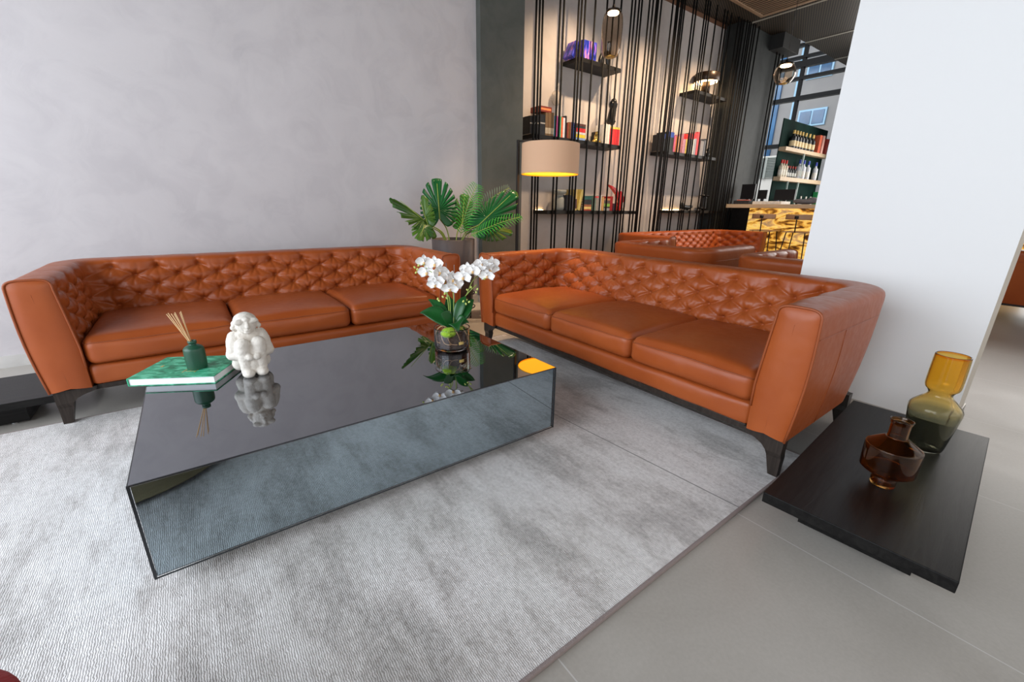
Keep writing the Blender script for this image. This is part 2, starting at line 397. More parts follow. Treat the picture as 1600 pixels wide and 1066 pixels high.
# ------------------------------------------------------------------ sofas
def sstep(t): t = max(0, min(1, t)); return t*t*(3-2*t)
DX, DZ, ZB0 = .235, .118, .712
def tuft(s, z):
    """height of the buttoned leather over the panel; 0 at a button, 1 on a pillow"""
    v = Vector((s*4, z*6, 3.1)); w = noise.noise(v)*.10; w2 = noise.noise(v+Vector((0, 0, 7)))*.10
    a = s/DX+w; bb = (ZB0-z)/DZ+w2
    k = round(max(0, bb)*2); best = 9; bi = 0
    for kk in (k-1, k, k+1):
        if kk < 0: continue
        off = .5*(kk % 2); ai = round(a-off)+off
        dx = (a-ai)*DX; dz = (bb-kk/2)*DZ; d = math.hypot(dx, dz)
        if d < best: best = d; ang = math.atan2(-dz, dx); bi = ai*7.3+kk*3.1
    near = math.exp(-(best/.075)**1.5)
    if bb < 0:
        c = abs(math.sin(math.pi*a))**.5; h = 1-(1-c)*math.exp(bb*1.4)
    else:
        p, q = a+bb, a-bb
        sp, sq = abs(math.sin(math.pi*p)), abs(math.sin(math.pi*q))
        h = (sp*sq)**(.42-.16*(1-near))
        h = h*(.62+.38*near)+(1-near)*.38*(.75+.25*sp*sq)
    # folds radiating from the button, uneven in number and length
    jit = noise.noise(Vector((bi, 1.7, .3)))*2
    ray_ = abs(math.cos(ang*3+jit+best*9*noise.noise(Vector((bi, 4, 2)))))**7
    ray2 = abs(math.cos(ang*4.5+jit*2))**9*.6
    h -= (.42*ray_*math.exp(-(best/.050)**1.6)+.30*ray2*math.exp(-(best/.032)**1.6))
    h -= .75*math.exp(-(best/.013)**1.7)
    h += .10*noise.noise(Vector((s*17, z*23, 5)))
    return h
def sofa_stations(W, D_in, ds):
    xi = W/2-.16; r = .05; st = []
    def add(px, py, nx, ny, T, s, kind): st.append((px, py, nx, ny, T, s, kind))
    n = max(3, int((D_in-r)/ds)); s0 = -(xi+D_in)
    for i in range(n): t = i/n; add(-xi, t*(D_in-r), -1, 0, 0, s0+t*(D_in-r), 0)
    m = 16
    for i in range(m+1):
        a = math.pi/2*i/m; add(-xi+r-r*math.cos(a), D_in-r+r*math.sin(a), -math.cos(a), math.sin(a), sstep(i/m), -xi-r+2*r*i/m, 1 if i > m/2 else 0)
    n2 = int(2*(xi-r)/ds)
    for i in range(1, n2): t = i/n2; add(-xi+r+t*2*(xi-r), D_in, 0, 1, 1, -xi+r+t*2*(xi-r), 1)
    for i in range(m+1):
        a = math.pi/2*(1-i/m); add(xi-r+r*math.cos(a), D_in-r+r*math.sin(a), math.cos(a), math.sin(a), sstep(1-i/m), xi-r+2*r*i/m, 1 if i < m/2 else 2)
    for i in range(1, n+1): t = i/n; add(xi, (1-t)*(D_in-r), 1, 0, 0, xi+r+t*(D_in-r), 2)
    return st
ZT, ZBOT = .77, .185
def profile(T, s, kind, nz, amp, front):
    """list of (outward offset, z) from inner bottom, over the top, to outer bottom"""
    li = .03+.085*T; tb = .16+.035*T; tt = .19+.13*T; rt = .055
    out = [(.0, ZBOT), (.0, .30), (.0, .38)]
    for i in range(nz+1):
        z = .40+(ZT-rt-.40)*i/nz; o = li*((z-.40)/(ZT-rt-.40))**1.1
        h = tuft(s, z)*front; out.append((o-amp*(h-.45)*sstep((z-.40)/.05), z))
    na = 16; cx0, cx1 = li, tt
    wtop = (cx1-cx0)/2; cxm = (cx0+cx1)/2
    for i in range(1, na):
        a = math.pi*(1-i/na)
        c, sn = math.cos(a), math.sin(a)
        o = cxm+wtop*math.copysign(abs(c)**.55, c); z = ZT-rt+rt*abs(sn)**.55
        k = 1-i/na
        hs = (tuft(s, z+.0)*front-.45)*k*k
        out.append((o-amp*hs*.8*abs(c), z+amp*.8*hs*abs(sn)+.0))
    for i in range(0, 9):
        z = ZT-rt+(ZBOT-ZT+rt)*i/8; t = (z-ZBOT)/(ZT-rt-ZBOT)
        o = tb+(tt-tb)*t+.012*math.sin(math.pi*t)
        out.append((o, z))
    return out
def rounded_cushion(bm, x0, x1, y0, y1, z0, z1, r, nx, ny, crown, seed):
    """soft box: cube grid pushed onto a rounded box with a crowned top"""
    cx, cy, cz = (x0+x1)/2, (y0+y1)/2, (z0+z1)/2; hx, hy, hz = (x1-x0)/2, (y1-y0)/2, (z1-z0)/2
    nz = 10
    def mp(u, v, w):
        p = Vector((u*hx, v*hy, w*hz))
        q = Vector((max(-hx+r, min(hx-r, p.x)), max(-hy+r, min(hy-r, p.y)), max(-hz+r, min(hz-r, p.z))))
        d = p-q
        if d.length > 1e-9: p = q+d.normalized()*min(d.length, r) if d.length > r else q+d
        cr = (1-u*u)*(1-v*v)
        if w > 0: p.z += crown*w*(cr**.6)
        p.y -= .010*(1-w*w)*(1 if v < 0 else 0)*(1-u**4)*(-v)
        fx = min(1, (1-abs(u))*hx/.10)
        f = noise.noise(Vector((u*hx*14+seed, v*hy*5, w*2)))*.0035*(1.3-fx)+noise.noise(Vector((u*hx*5+seed, v*hy*4, w*1.5)))*.004
        p.z += f*(1 if w > -.9 else 0); p.y += f*.8*(1 if v < -.5 else 0)
        return p+Vector((cx, cy, cz))
    L = lambda n: [math.sin((2*i/n-1)*math.pi/2)*.35+(2*i/n-1)*.65 for i in range(n+1)]
    U, V, W_ = L(nx), L(ny), L(nz)
    grid(bm, [[mp(u, v, 1) for v in V] for u in U]); grid(bm, [[mp(u, v, -1) for v in V] for u in U])
    grid(bm, [[mp(u, -1, w) for w in W_] for u in U]); grid(bm, [[mp(u, 1, w) for w in W_] for u in U])
    grid(bm, [[mp(-1, v, w) for w in W_] for v in V]); grid(bm, [[mp(1, v, w) for w in W_] for v in V])
    bmesh.ops.remove_doubles(bm, verts=bm.verts, dist=1e-5)
    # seam welt along the front top edge and round the sides
    pts = [mp(-1, v, .70) for v in (-.2, -.5, -.8, -.93)]+[mp(u, -1, .70) for u in U]+[mp(1, v, .70) for v in (-.93, -.8, -.5, -.2)]
    return pts
def build_sofa(label, loc, rz, W=2.39, D_in=.72, cushions=3, ds=.0075, nz=46, amp=.031, name='leather_sofa', group=None):
    t = thing(name, label, 'sofa' if W > 1.6 else 'armchair', loc, rz, group)
    st = sofa_stations(W, D_in, ds)
    loops = {0: [], 1: [], 2: []}; full = []
    for (px, py, nx_, ny_, T, s, kind) in st:
        # fade the buttons out at the very front of the arms and in the corners
        fr = sstep((py-.005)/.10) if kind != 1 else 1
        pr = profile(T, s, kind, nz, amp*fr, 1)
        pr = [(o*1.0, z) for o, z in pr]
        row = [Vector((px+nx_*o, py+ny_*o, z)) for o, z in pr]
        full.append((kind, row, T))
    for i, (k, row, T) in enumerate(full):
        loops[k].append(row)
        if i+1 < len(full) and full[i+1][0] != k: loops[k].append(full[i+1][1])
    for k, nm in ((0, 'armrest'), (1, 'backrest'), (2, 'armrest')):
        b = BM(); grid(b, loops[k]); o = obj(nm, b, LEATHER, t, True)
        if k != 1:
            row = loops[k][0] if k == 0 else loops[k][-1]
            # padded front panel
            b = BM(); cen = sum(row, Vector())/len(row); cen = Vector((sum(p.x for p in (row[0], row[-1]))/2+(.01 if k else -.01), 0, .45))
            spine = lambda p: Vector(((row[0].x+row[-1].x)/2*(1-(p.z-.185)/.6)+((row[nz+3].x+row[nz+19].x)/2)*((p.z-.185)/.6), 0, max(.2, min(.70, p.z))))
            P = []
            for q in range(7):
                kk = 1-q/6
                P.append([spine(p).lerp(Vector((p.x, 0, p.z)), kk)+Vector((0, -.016*(1-kk**3)-.0005, 0)) for p in row])
            grid(b, P); bmesh.ops.remove_doubles(b, verts=b.verts, dist=1e-5); obj('arm_front_panel', b, LEATHER, o, True)
            b = BM(); tube(b, [Vector((p.x, -.004, p.z)) for p in row[1:]], .0055, 6)
            # seam under the top roll, outside, plus upright seams
            sgn = -1 if k == 0 else 1
            obj('piping', b, PIPE, o, True)
    # outside seams: a horizontal welt just below the roll and a few upright ones
    b = BM(); kz = 3+nz+1+15+1
    tube(b, [f[1][kz]+Vector((0, 0, 0)) for f in full[::4]], .0028, 5)
    for idx in (int(len(full)*.09), int(len(full)*.91), int(len(full)*.40), int(len(full)*.60)):
        tube(b, full[idx][1][kz:], .0024, 5)
    obj('seam', b, PIPE, t, True)
    # body under the cushions and front rail
    xi = W/2-.16
    b = BM(); rounded_cushion(b, -xi-.004, xi+.004, .012, D_in+.02, .183, .305, .03, 60, 6, 0, 3.3)
    obj('seat_base', b, LEATHER, t, True)
    b = BM(); box(b, -W/2+.03, W/2-.03, .03, .06, .158, .186, bev=.003); box(b, -W/2+.03, W/2-.03, .86, .89, .158, .186, bev=.003)
    box(b, -W/2+.03, -W/2+.07, .06, .86, .158, .186); box(b, W/2-.07, W/2-.03, .06, .86, .158, .186); box(b, -W/2+.07, W/2-.07, .06, .86, .172, .186)
    obj('frame', b, LEGWOOD, t)
    cw = 2*xi/cushions
    for i in range(cushions):
        x0 = -xi+cw*i
        b = BM(); pts = rounded_cushion(b, x0+.002, x0+cw-.002, -.004, D_in+.03, .300, .448, .046, int(cw/.022), 28, .038, i*7.3+W)
        o = obj('seat_cushion', b, LEATHER, t, True)
        b = BM(); tube(b, pts, .0035, 5); obj('piping', b, PIPE, o, True)
    for sx in (-1, 1):
        for sy in (0, 1):
            b = BM(); prof = [(.186, .17, .055), (.165, .165, .05), (.150, .115, .048), (.135, .085, .047), (.115, .066, .046), (.09, .060, .044), (0, .038, .034)]
            P = []
            for z, wx, wy in prof:
                xo = sx*(W/2-.006-.006*(.186-z)); xn = xo-sx*wx
                yo = .012+(.01 if z < .1 else 0); y0 = yo if sy == 0 else .885-yo; y1 = y0+wy if sy == 0 else y0-wy
                P.append([Vector((xo, y0, z)), Vector((xn, y0, z)), Vector((xn, y1, z)), Vector((xo, y1, z)), Vector((xo, y0, z))])
            V = grid(b, P); bmesh.ops.remove_doubles(b, verts=b.verts, dist=1e-5)
            bmesh.ops.holes_fill(b, edges=b.edges)
            obj('leg', b, LEGWOOD, t)
    return t
# sofa 1: along the grey wall, faces -Y ; sofa 2: across from the camera, faces -X
SOFA1 = build_sofa('long tan tufted leather sofa against the grey plaster wall', (.475, 3.0, 0.014), 0)
SOFA2 = build_sofa('long tan tufted leather sofa with its right arm at the white pillar', (1.89, 1.77, 0.014), -math.pi/2, W=2.385)
SOFA1['category'] = SOFA2['category'] = 'sofa'
build_sofa('far tufted leather sofa backed against the black rod screen', (6.85, 3.56, 0), 0, W=2.9, ds=.02, nz=22)
build_sofa('leather armchair seen from behind, left of two before the far sofa', (4.97, 2.83, 0), math.pi/2, W=1.17, cushions=1, ds=.015, nz=22, name='leather_armchair')
build_sofa('leather armchair seen from behind, partly hidden by the white pillar', (4.80, 1.26, 0), math.pi/2, W=1.2, cushions=1, ds=.015, nz=22, name='leather_armchair')
build_sofa('brown leather armchair at right edge beyond the white pillar', (8.1, .42, 0), math.pi/2, W=1.3, cushions=1, ds=.02, nz=22, name='leather_armchair')

# ------------------------------------------------------------------ coffee table
ct = thing('coffee_table', 'low smoked mirror coffee table on the grey rug', 'coffee table', (.5375, 1.975, 0))
hx, hy = .7975, .545
b = BM(); box(b, -hx+.004, hx-.004, -hy+.004, hy-.004, .07, .3895, bev=.001); obj('mirror_body', b, mat('teal_smoked_mirror', (.33, .40, .44), .012, metal=1), ct)
b = BM(); box(b, -hx, hx, -hy, hy, .3890, .396, bev=.0012); obj('mirror_top', b, MIRROR, ct)
b = BM(); e = .0035
for sx in (-1, 1):
    for sy in (-1, 1): box(b, sx*hx-e, sx*hx+e, sy*hy-e, sy*hy+e, .066, .3955)
for z in (.3945, .067):
    for sy in (-1, 1): box(b, -hx, hx, sy*hy-e*.6, sy*hy+e*.6, z-e*.4, z+e*.4)
    for sx in (-1, 1): box(b, sx*hx-e*.6, sx*hx+e*.6, -hy, hy, z-e*.4, z+e*.4)
obj('edge_trim', b, EDGE, ct)
b = BM(); box(b, -hx+.10, hx-.10, -hy+.10, hy-.10, .0135, .071); obj('plinth', b, BLACKWOOD, ct)

# ------------------------------------------------------------------ low black side tables
def side_table(label, loc, rz, zt):
    t = thing('side_table', label, 'side table', loc, rz)
    b = BM(); box(b, 0, 1.225, 0, .505, zt-.04, zt, bev=.0025); obj('tabletop', b, BLACKWOOD, t)
    b = BM(); box(b, .16, 1.065, .09, .415, .012, zt-.039); obj('plinth', b, BLACKWOOD, t)
    b = BM()
    for x in (.2, 1.0):
        for y in (.13, .37): lathe(b, [(0, 0), (.02, 0), (.02, .013), (0, .013)], (x, y, 0), 12)
    obj('glide', b, mat('steel_glide', (.3, .3, .3), .4, metal=1, bump=(60, .05)), t)
    return t
side_table('low black wooden side table holding two amber glass vases', (1.55, -.012, 0), R(3.6), .17)
side_table('low black wooden side table behind the wall sofa, at the left edge', (-1.935, 3.11, 0), 0, .155)

# lounge seats beside the camera: one edge enters the photo, the other shows in the table's mirror front
KHAKI = mat('khaki_velvet', (.20, .155, .075), .8, vary=(7, (.26, .205, .105)), bump=(150, .2), sheen=.4)
DRED = mat('dark_red_velvet', (.30, .006, .008), .75, vary=(7, (.36, .01, .01)), bump=(150, .2), sheen=.05)
def pouf(label, loc, rad, h, m):
    t = thing('pouf', label, 'pouf', loc)
    pr = smoothprof([(0, .016), (rad*.95, .016), (rad, .04), (rad*1.01, h*.5), (rad, h-.06), (rad*.95, h-.012), (rad*.8, h), (0, h+.012)], 5)
    b = BM(); lathe(b, pr, (0, 0, 0), 64); obj('cushion', b, m, t, True)
    b = BM(); lathe(b, [(0, .001), (rad*.9, .001), (rad*.9, .018), (0, .018)], (0, 0, 0), 48); obj('base', b, BLACKWOOD, t, True)
pouf('khaki velvet pouf reflected in the front of the mirror coffee table', (-.45, .42, .0135), .48, .29, KHAKI)
b = BM(); lathe(b, smoothprof([(0, 0), (.12, .004), (.185, .04), (.192, .058), (.185, .076), (.12, .112), (0, .118)], 5), (0, 0, 0), 48)
o = obj('cushion', b, DRED, None, True); o.location = (-.535, .815, .304); tag(o, 'dark red cushion on the khaki pouf at the bottom left corner', 'cushion')

# vases
def vase(name, label, prof, th, m, loc):
    b = BM(); out = smoothprof(prof, 6)
    inn = [(max(0.0, r-th), z) for r, z in out if z > th*1.6]; inn = inn[::-1]
    rim = out[-1]
    full = [(0, 0)]+out+[(rim[0]-th*.5, rim[1]+th*.35)]+inn+[(0, th*1.6)]
    lathe(b, full, (0, 0, 0), 64); o = obj(name, b, m, None, True); o.location = loc
    return tag(o, label, 'vase')
v1 = onz(1440, 699, .17); v2 = onz(1378, 756, .17)
vase('glass_vase', 'tall amber and smoke glass vase with a waisted neck', [(.052, 0), (.060, .004), (.066, .02), (.074, .08), (.083, .15), (.086, .18), (.082, .200), (.060, .226), (.043, .243), (.039, .256), (.044, .268), (.054, .281), (.057, .30), (.057, .34), (.056, .40), (.055, .424)], .005, OMBRE, (v1.x, v1.y, .171))
vase('glass_vase', 'squat dark brown glass vase in front of the taller amber one', [(.034, 0), (.037, .002), (.038, .022), (.037, .030), (.040, .036), (.074, .060), (.080, .067), (.082, .074), (.083, .150), (.081, .160), (.076, .166), (.036, .196), (.030, .197), (.029, .205), (.029, .248), (.031, .254), (.034, .266)], .004, BROWNGLASS, (v2.x, v2.y, .171))

# ------------------------------------------------------------------ things on the coffee table
TT = .3965
# green book
A, B_, C_, D_ = onz(197, 593, .43), onz(254, 559, .43), onz(368, 555, .43), onz(336, 588, .43)
ux = (D_-A).normalized(); ang = math.atan2(ux.y, ux.x)
t = thing('book', 'large green marbled hardcover book lying on the coffee table', 'book', (A.x, A.y, TT), ang)
bw, bd = .345, .275
GREEN, g = newmat('green_marbled_cover', .45, spec=.5)
tc = g.n('TexCoord').outputs['Object']; mp = g.n('Mapping', i={'Rotation': (0, 0, .6), 'Scale': (1, 2.2, 1)}); g.l(tc, mp.inputs[0])
n1 = g.n('TexNoise', i={'Scale': 16.0, 'Detail': 6, 'Distortion': 1.2}); g.l(mp.outputs[0], n1.inputs[0])
g.l(g.ramp(n1.outputs[0], [(.36, (.008, .16, .075)), (.5, (.03, .33, .17)), (.62, (.12, .52, .32))]), g.b.inputs['Base Color'])
b = BM(); box(b, 0, bw, 0, bd, 0, .003, bev=.0008); box(b, 0, bw, 0, bd, .032, .035, bev=.0008); box(b, 0, .004, 0, bd, .003, .032)
obj('cover', b, GREEN, t)
b = BM(); box(b, .004, bw-.005, .005, bd-.005, .003, .032); obj('page_block', b, mat('paper_pages', (.80, .79, .80), .8, bump=(400, .2)), t)
GOLD = mat('gold_foil', (.75, .55, .18), .3, metal=.8, bump=(90, .05))
b = BM(); M0 = Matrix.Translation((.185, .055, .0352))
for (x0, x1, y0, y1) in ((0, .004, 0, .115), (.022, .027, .02, .10), (.050, .054, .0, .055), (.010, .045, .035, .039), (.010, .050, .012, .016), (.03, .055, .075, .079), (-.135, -.125, .08, .10)):
    xbox(b, M0, x0, x1, y0, y1, 0, .0004)
obj('gold_lettering', b, GOLD, t)
# reed diffuser
d = onz(309, 574, .432)
DGREEN = mat('frosted_green_glass', (.02, .10, .055), .38, spec=.6, trans=.35, bump=(120, .05))
t = thing('reed_diffuser', 'frosted dark green reed diffuser bottle standing on the green book', 'diffuser', (d.x, d.y, TT+.0352), .3)
b = BM(); lathe(b, smoothprof([(0, 0), (.035, .001), (.039, .006), (.040, .03), (.040, .082), (.036, .097), (.022, .107), (.014, .110)], 4)+[(.014, .116), (.017, .117), (.017, .128), (.012, .128), (.012, .10)], (0, 0, 0), 40); obj('bottle', b, DGREEN, t, True)
REED = mat('rattan_reed', (.62, .40, .20), .7, bump=(200, .2))
for i, (ax, ay) in enumerate(((-.052, .004), (-.044, .02), (-.034, -.012), (-.026, .014), (-.016, -.004), (-.008, .018), (-.040, -.004))):
    b = BM(); tube(b, [(ax*-.12, ay*-.3, .03), (ax*.15, ay*.2, .118), (ax*1.25, ay, .262)], .0017, 6); obj('reed', b, REED, t, True)
# crouching figure
s = onz(398, 583, TT)
b = BM(); E_ = lambda c, r, rot=None: ellipsoid(b, c, r, 20, rot)
def limb(p0, p1, r0, r1):
    p0, p1 = Vector(p0), Vector(p1)
    for i in range(9):
        t_ = i/8; q = p0.lerp(p1, t_); rr = r0+(r1-r0)*t_; E_(q, (rr, rr, rr))
E_((0, .02, .12), (.080, .055, .090)); E_((0, .0, .150), (.078, .040, .050)); E_((0, -.022, .09), (.054, .045, .075)); E_((0, -.034, .055), (.046, .034, .055)); E_((.052, 0, .130), (.034, .040, .064)); E_((-.052, 0, .130), (.034, .040, .064)); E_((.030, -.048, .125), (.029, .030, .045)); E_((-.030, -.048, .125), (.029, .030, .045)); E_((0, .025, .055), (.070, .060, .055)); E_((0, .0, .176), (.062, .038, .030)); E_((0, -.006, .195), (.030, .030, .030))
E_((0, -.014, .226), (.041, .042, .044)); E_((0, -.004, .238), (.0455, .046, .040)); E_((-.027, -.042, .243), (.020, .012, .012)); E_((.025, -.042, .245), (.020, .012, .013)); E_((0, -.046, .252), (.014, .010, .010))
for sx in (-1, 1):
    E_((sx*.047, -.005, .214), (.012, .013, .012)); E_((sx*.044, .0, .228), (.008, .02, .014))
    limb((sx*.050, .002, .172), (sx*.070, -.014, .098), .026, .023)
    limb((sx*.070, -.016, .096), (sx*.016, -.070, .094), .022, .015)
    E_((sx*.012, -.075, .090), (.015, .012, .013))
    limb((sx*.046, .01, .045), (sx*.031, -.050, .148), .030, .026)
    limb((sx*.031, -.052, .146), (sx*.027, -.042, .022), .028, .024)
    E_((sx*.026, -.056, .015), (.025, .034, .020)); E_((sx*.027, -.056, .148), (.027, .018, .026))
limb((0, -.052, .238), (0, -.058, .222), .006, .008); E_((0, -.052, .207), (.013, .007, .004)); E_((0, -.044, .197), (.014, .012, .009))
fig = obj('figurine', b, mat('white_cast_plaster', (.66, .61, .54), .75, bump=(160, .25)), None, True)
md = fig.modifiers.new('remesh', 'REMESH'); md.mode = 'VOXEL'; md.voxel_size = .0030; md.use_smooth_shade = True
tx = bpy.data.textures.new('rough', 'CLOUDS'); tx.noise_scale = .018
d2 = fig.modifiers.new('rough', 'DISPLACE'); d2.texture = tx; d2.strength = .0035; d2.mid_level = .5
fig.location = (s.x, s.y+.03, TT-.001); fig.scale = (1.04, 1.04, 1.03); fig.rotation_euler = (0, 0, R(3))
tag(fig, 'white crouching stone figurine hugging its knees on the coffee table', 'figurine')

# ------------------------------------------------------------------ orchid
ob = onz(707, 543, TT)
DEP = (ob-Vector((0, 0, H))).dot(FW)
def opt(px, py, dd=0):
    r = ray(px, py); p = Vector((0, 0, H))+r*(DEP+dd); return p-Vector((ob.x, ob.y, TT))
orc = thing('potted_orchid', 'white orchid with arching stems in a round glass bowl', 'plant', (ob.x, ob.y, TT))
b = BM(); pr = [(0, .0), (.085, .0), (.094, .006), (.097, .02), (.097, .115), (.0985, .119), (.095, .121), (.093, .116), (.093, .022), (.088, .011), (0, .010)]
lathe(b, pr, (0, 0, 0), 56); bowl = obj('glass_bowl', b, GLASS, orc, True)
b = BM()
for i in range(1): lathe(b, [(0, .012), (.075, .012), (.082, .03), (.080, .075), (.05, .095), (0, .10)], (0, 0, 0), 40)
for v in b.verts: v.co += Vector(noise.noise_vector(v.co*60))*.006
obj('bark_substrate', b, mat('dark_bark', (.045, .028, .02), .9, vary=(60, (.12, .07, .05)), bump=(120, .8)), orc, True)
MOSS = mat('bright_moss', (.22, .42, .02), .9, vary=(50, (.42, .60, .05)), bump=(180, .8))
b = BM(); ellipsoid(b, (-.045, -.045, .104), (.042, .034, .028), 20); ellipsoid(b, (.05, .02, .095), (.03, .03, .018), 16)
for v in b.verts: v.co += Vector(noise.noise_vector(v.co*70))*.005
obj('moss', b, MOSS, orc, True)
ROOT = mat('pale_root', (.50, .30, .16), .7, bump=(100, .3))
b = BM(); rr = random.Random(3)
for i in range(11):
    a = i*2*math.pi/11+rr.uniform(-.2, .2); q = [(0, 0, .10)]
    q.append((.05*math.cos(a), .05*math.sin(a), .118+rr.uniform(0, .012))); q.append((.087*math.cos(a+.1), .087*math.sin(a+.1), .095)); q.append((.088*math.cos(a+.3), .088*math.sin(a+.3), .05)); q.append((.088*math.cos(a+.7), .088*math.sin(a+.7), .03+rr.uniform(0, .02)))
    tube(b, [Vector(p) for p in smoothprof(q, 5)], .0022, 6)
obj('root', b, ROOT, orc, True)
b = BM(); fd = Vector((-ob.x, -ob.y, 0)).normalized(); sd = Vector((-fd.y, fd.x, 0))
P = [[fd*.0978*math.cos(a)+sd*.0978*math.sin(a)+Vector((0, 0, z)) for z in (.042, .058)] for a in [(.12+.10*i/6)*3.0-.0 for i in range(7)]]
grid(b, P); o = obj('bowl_label', b, GOLD, orc); o.modifiers.new('s', 'SOLIDIFY').thickness = .0006
LEAF = mat('orchid_leaf', (.006, .055, .010), .28, spec=.5, vary=(6, (.012, .09, .018)), bump=(30, .1))
def strap_leaf(base, tip, width, arch, curl=.3, n=18):
    base, tip = Vector(base), Vector(tip); b = BM(); ax = tip-base
    side = ax.cross(Vector((-.45, -.75, .75))).normalized()
    P = []
    for i in range(n+1):
        t_ = i/n; c = base.lerp(tip, t_)+Vector((0, 0, arch*4*t_*(1-t_)))
        w = 1.3*width*(math.sin(math.pi*min(1, (t_*.93+.07)))**.55)*(.55+.45*math.sin(math.pi*min(1, t_*1.1)))
        if i == n: w = width*.04
        P.append([c+side*(w*k/3)+Vector((0, 0, abs(k)/3*w*curl)) for k in range(-3, 4)])
    grid(b, P); return b
for base, (px, py), dd, w, ar in (((0, 0, .10), (656, 489), -.02, .036, .035), ((0, .0, .11), (669, 468), .03, .022, .03), ((.01, -.01, .10), (716, 520), -.10, .036, .05),
                          ((0, 0, .10), (690, 490), -.09, .022, .03), ((.01, 0, .10), (740, 468), .04, .034, .02), ((.01, 0, .10), (700, 462), .06, .026, .02), ((.02, 0, .10), (733, 505), -.03, .024, .03), ((.02, .01, .10), (728, 463), .0, .022, .03), ((.02, .01, .10), (736, 492), .05, .02, .02)):
    bm_ = strap_leaf(base, opt(px, py, dd), w, ar); o = obj('leaf', bm_, LEAF, orc, True); o.modifiers.new('s', 'SOLIDIFY').thickness = .0016
STEM = mat('green_stem', (.25, .33, .06), .5, bump=(60, .1))
STICK = mat('grey_support_stick', (.28, .25, .24), .5, bump=(60, .1))
PET = mat('white_petal', (.86, .84, .82), .55, vary=(30, (.90, .88, .86)), sheen=.3)
LIP = mat('yellow_lip', (.80, .58, .22), .5, vary=(60, (.75, .35, .2)))
BUD = mat('green_bud', (.42, .55, .10), .5, vary=(40, (.6, .6, .2)))
b1 = (-.01, 0, .10)
stems = [[b1, opt(700, 470), opt(697, 445), opt(688, 430), opt(672, 424), opt(660, 412)],
         [(.01, 0, .10), opt(709, 470), opt(708, 452), opt(711, 440), opt(722, 432), opt(735, 428)],
         [(.02, .0, .10), opt(712, 478, .02), opt(728, 462, .02), opt(738, 440, .02), opt(750, 428, .02), opt(772, 412, .02)],
         [(-.01, 0, .10), opt(703, 470), opt(697, 458), opt(692, 452), opt(690, 447)],
         [opt(728, 462, .02), opt(737, 452, .01), opt(745, 445, .01)]]
for q in stems:
    b = BM(); tube(b, smoothprof([tuple(p) for p in q], 6), .0026, 7); obj('stem', b, STEM, orc, True)
for (px, py) in ((697, 411), (709.5, 414)):
    top = opt(px, py, -.005); b = BM(); tube(b, [(top.x*.9, top.y, .05), top], .0017, 6); obj('support_stick', b, STICK, orc, True)
def flower_mesh():
    b = BM()
    def petal(ang, L, W, cup, n=8, z0=0):
        ca, sa = math.cos(ang), math.sin(ang); P = []
        for i in range(n+1):
            t_ = i/n; w = W*(math.sin(math.pi*(.08+.90*t_))**.7); r = L*t_
            row = []
            for k in range(-3, 4):
                u = k/3*w; zz = z0+cup*(t_*t_)+.006*abs(k/3)**2-.004*math.sin(t_*3)
                row.append(Vector((ca*r-sa*u, sa*r+ca*u, zz)))
            P.append(row)
        grid(b, P)
    for a in (90, 215, 325): petal(R(a), .036, .011, .002, z0=-.001)
    for a in (8, 172): petal(R(a), .040, .021, .006, z0=.002)
    nf = len(b.faces); b.faces.ensure_lookup_table()
    ellipsoid(b, (0, -.006, .007), (.006, .010, .006), 10, mi=1); ellipsoid(b, (0, .003, .008), (.004, .004, .006), 8, mi=0)
    me = bpy.data.meshes.new('flower'); b.to_mesh(me); b.free(); me.materials.append(PET); me.materials.append(LIP)
    me.polygons.foreach_set('use_smooth', [True]*len(me.polygons)); return me
fm = flower_mesh(); rr = random.Random(11)
fl = [(663, 408), (667, 425), (679, 412), (686, 424), (680, 444), (683, 438), (699, 432), (706, 436), (703, 450), (710, 444),
      (724, 432), (731, 421), (739, 423), (750, 423), (752, 412), (760, 416), (768, 412), (766, 420), (761, 430)]
for i, (px, py) in enumerate(fl):
    o = bpy.data.objects.new('flower', fm); C.objects.link(o); o.parent = orc
    dd = rr.uniform(-.035, .03); o.location = opt(px, py, dd)
    dirv = Vector((-.55, -1, -.25))+Vector((rr.uniform(-.7, .7), rr.uniform(-.3, .3), rr.uniform(-.5, .35)))
    o.rotation_euler = dirv.to_track_quat('Z', 'Y').to_euler(); sc = rr.uniform(1.12, 1.30); o.scale = (sc, sc, sc)
for i, (px, py) in enumerate(((648, 418), (652, 421), (650, 426), (654, 415), (684, 467), (692, 464), (698, 466), (695, 459), (686, 470), (724, 471), (729, 469), (733, 472), (728, 475), (720, 472), (730, 453), (744, 457), (746, 452), (736, 449), (754, 432), (757, 436), (776, 417))):
    b = BM(); p = opt(px, py, rr.uniform(-.02, .01)); q = Vector((rr.uniform(-1, 1), rr.uniform(-1, 1), 1)).normalized().to_track_quat('Z', 'Y').to_matrix()
    ellipsoid(b, p, (.0055, .0055, .008), 10, q); obj('bud', b, BUD, orc, True)

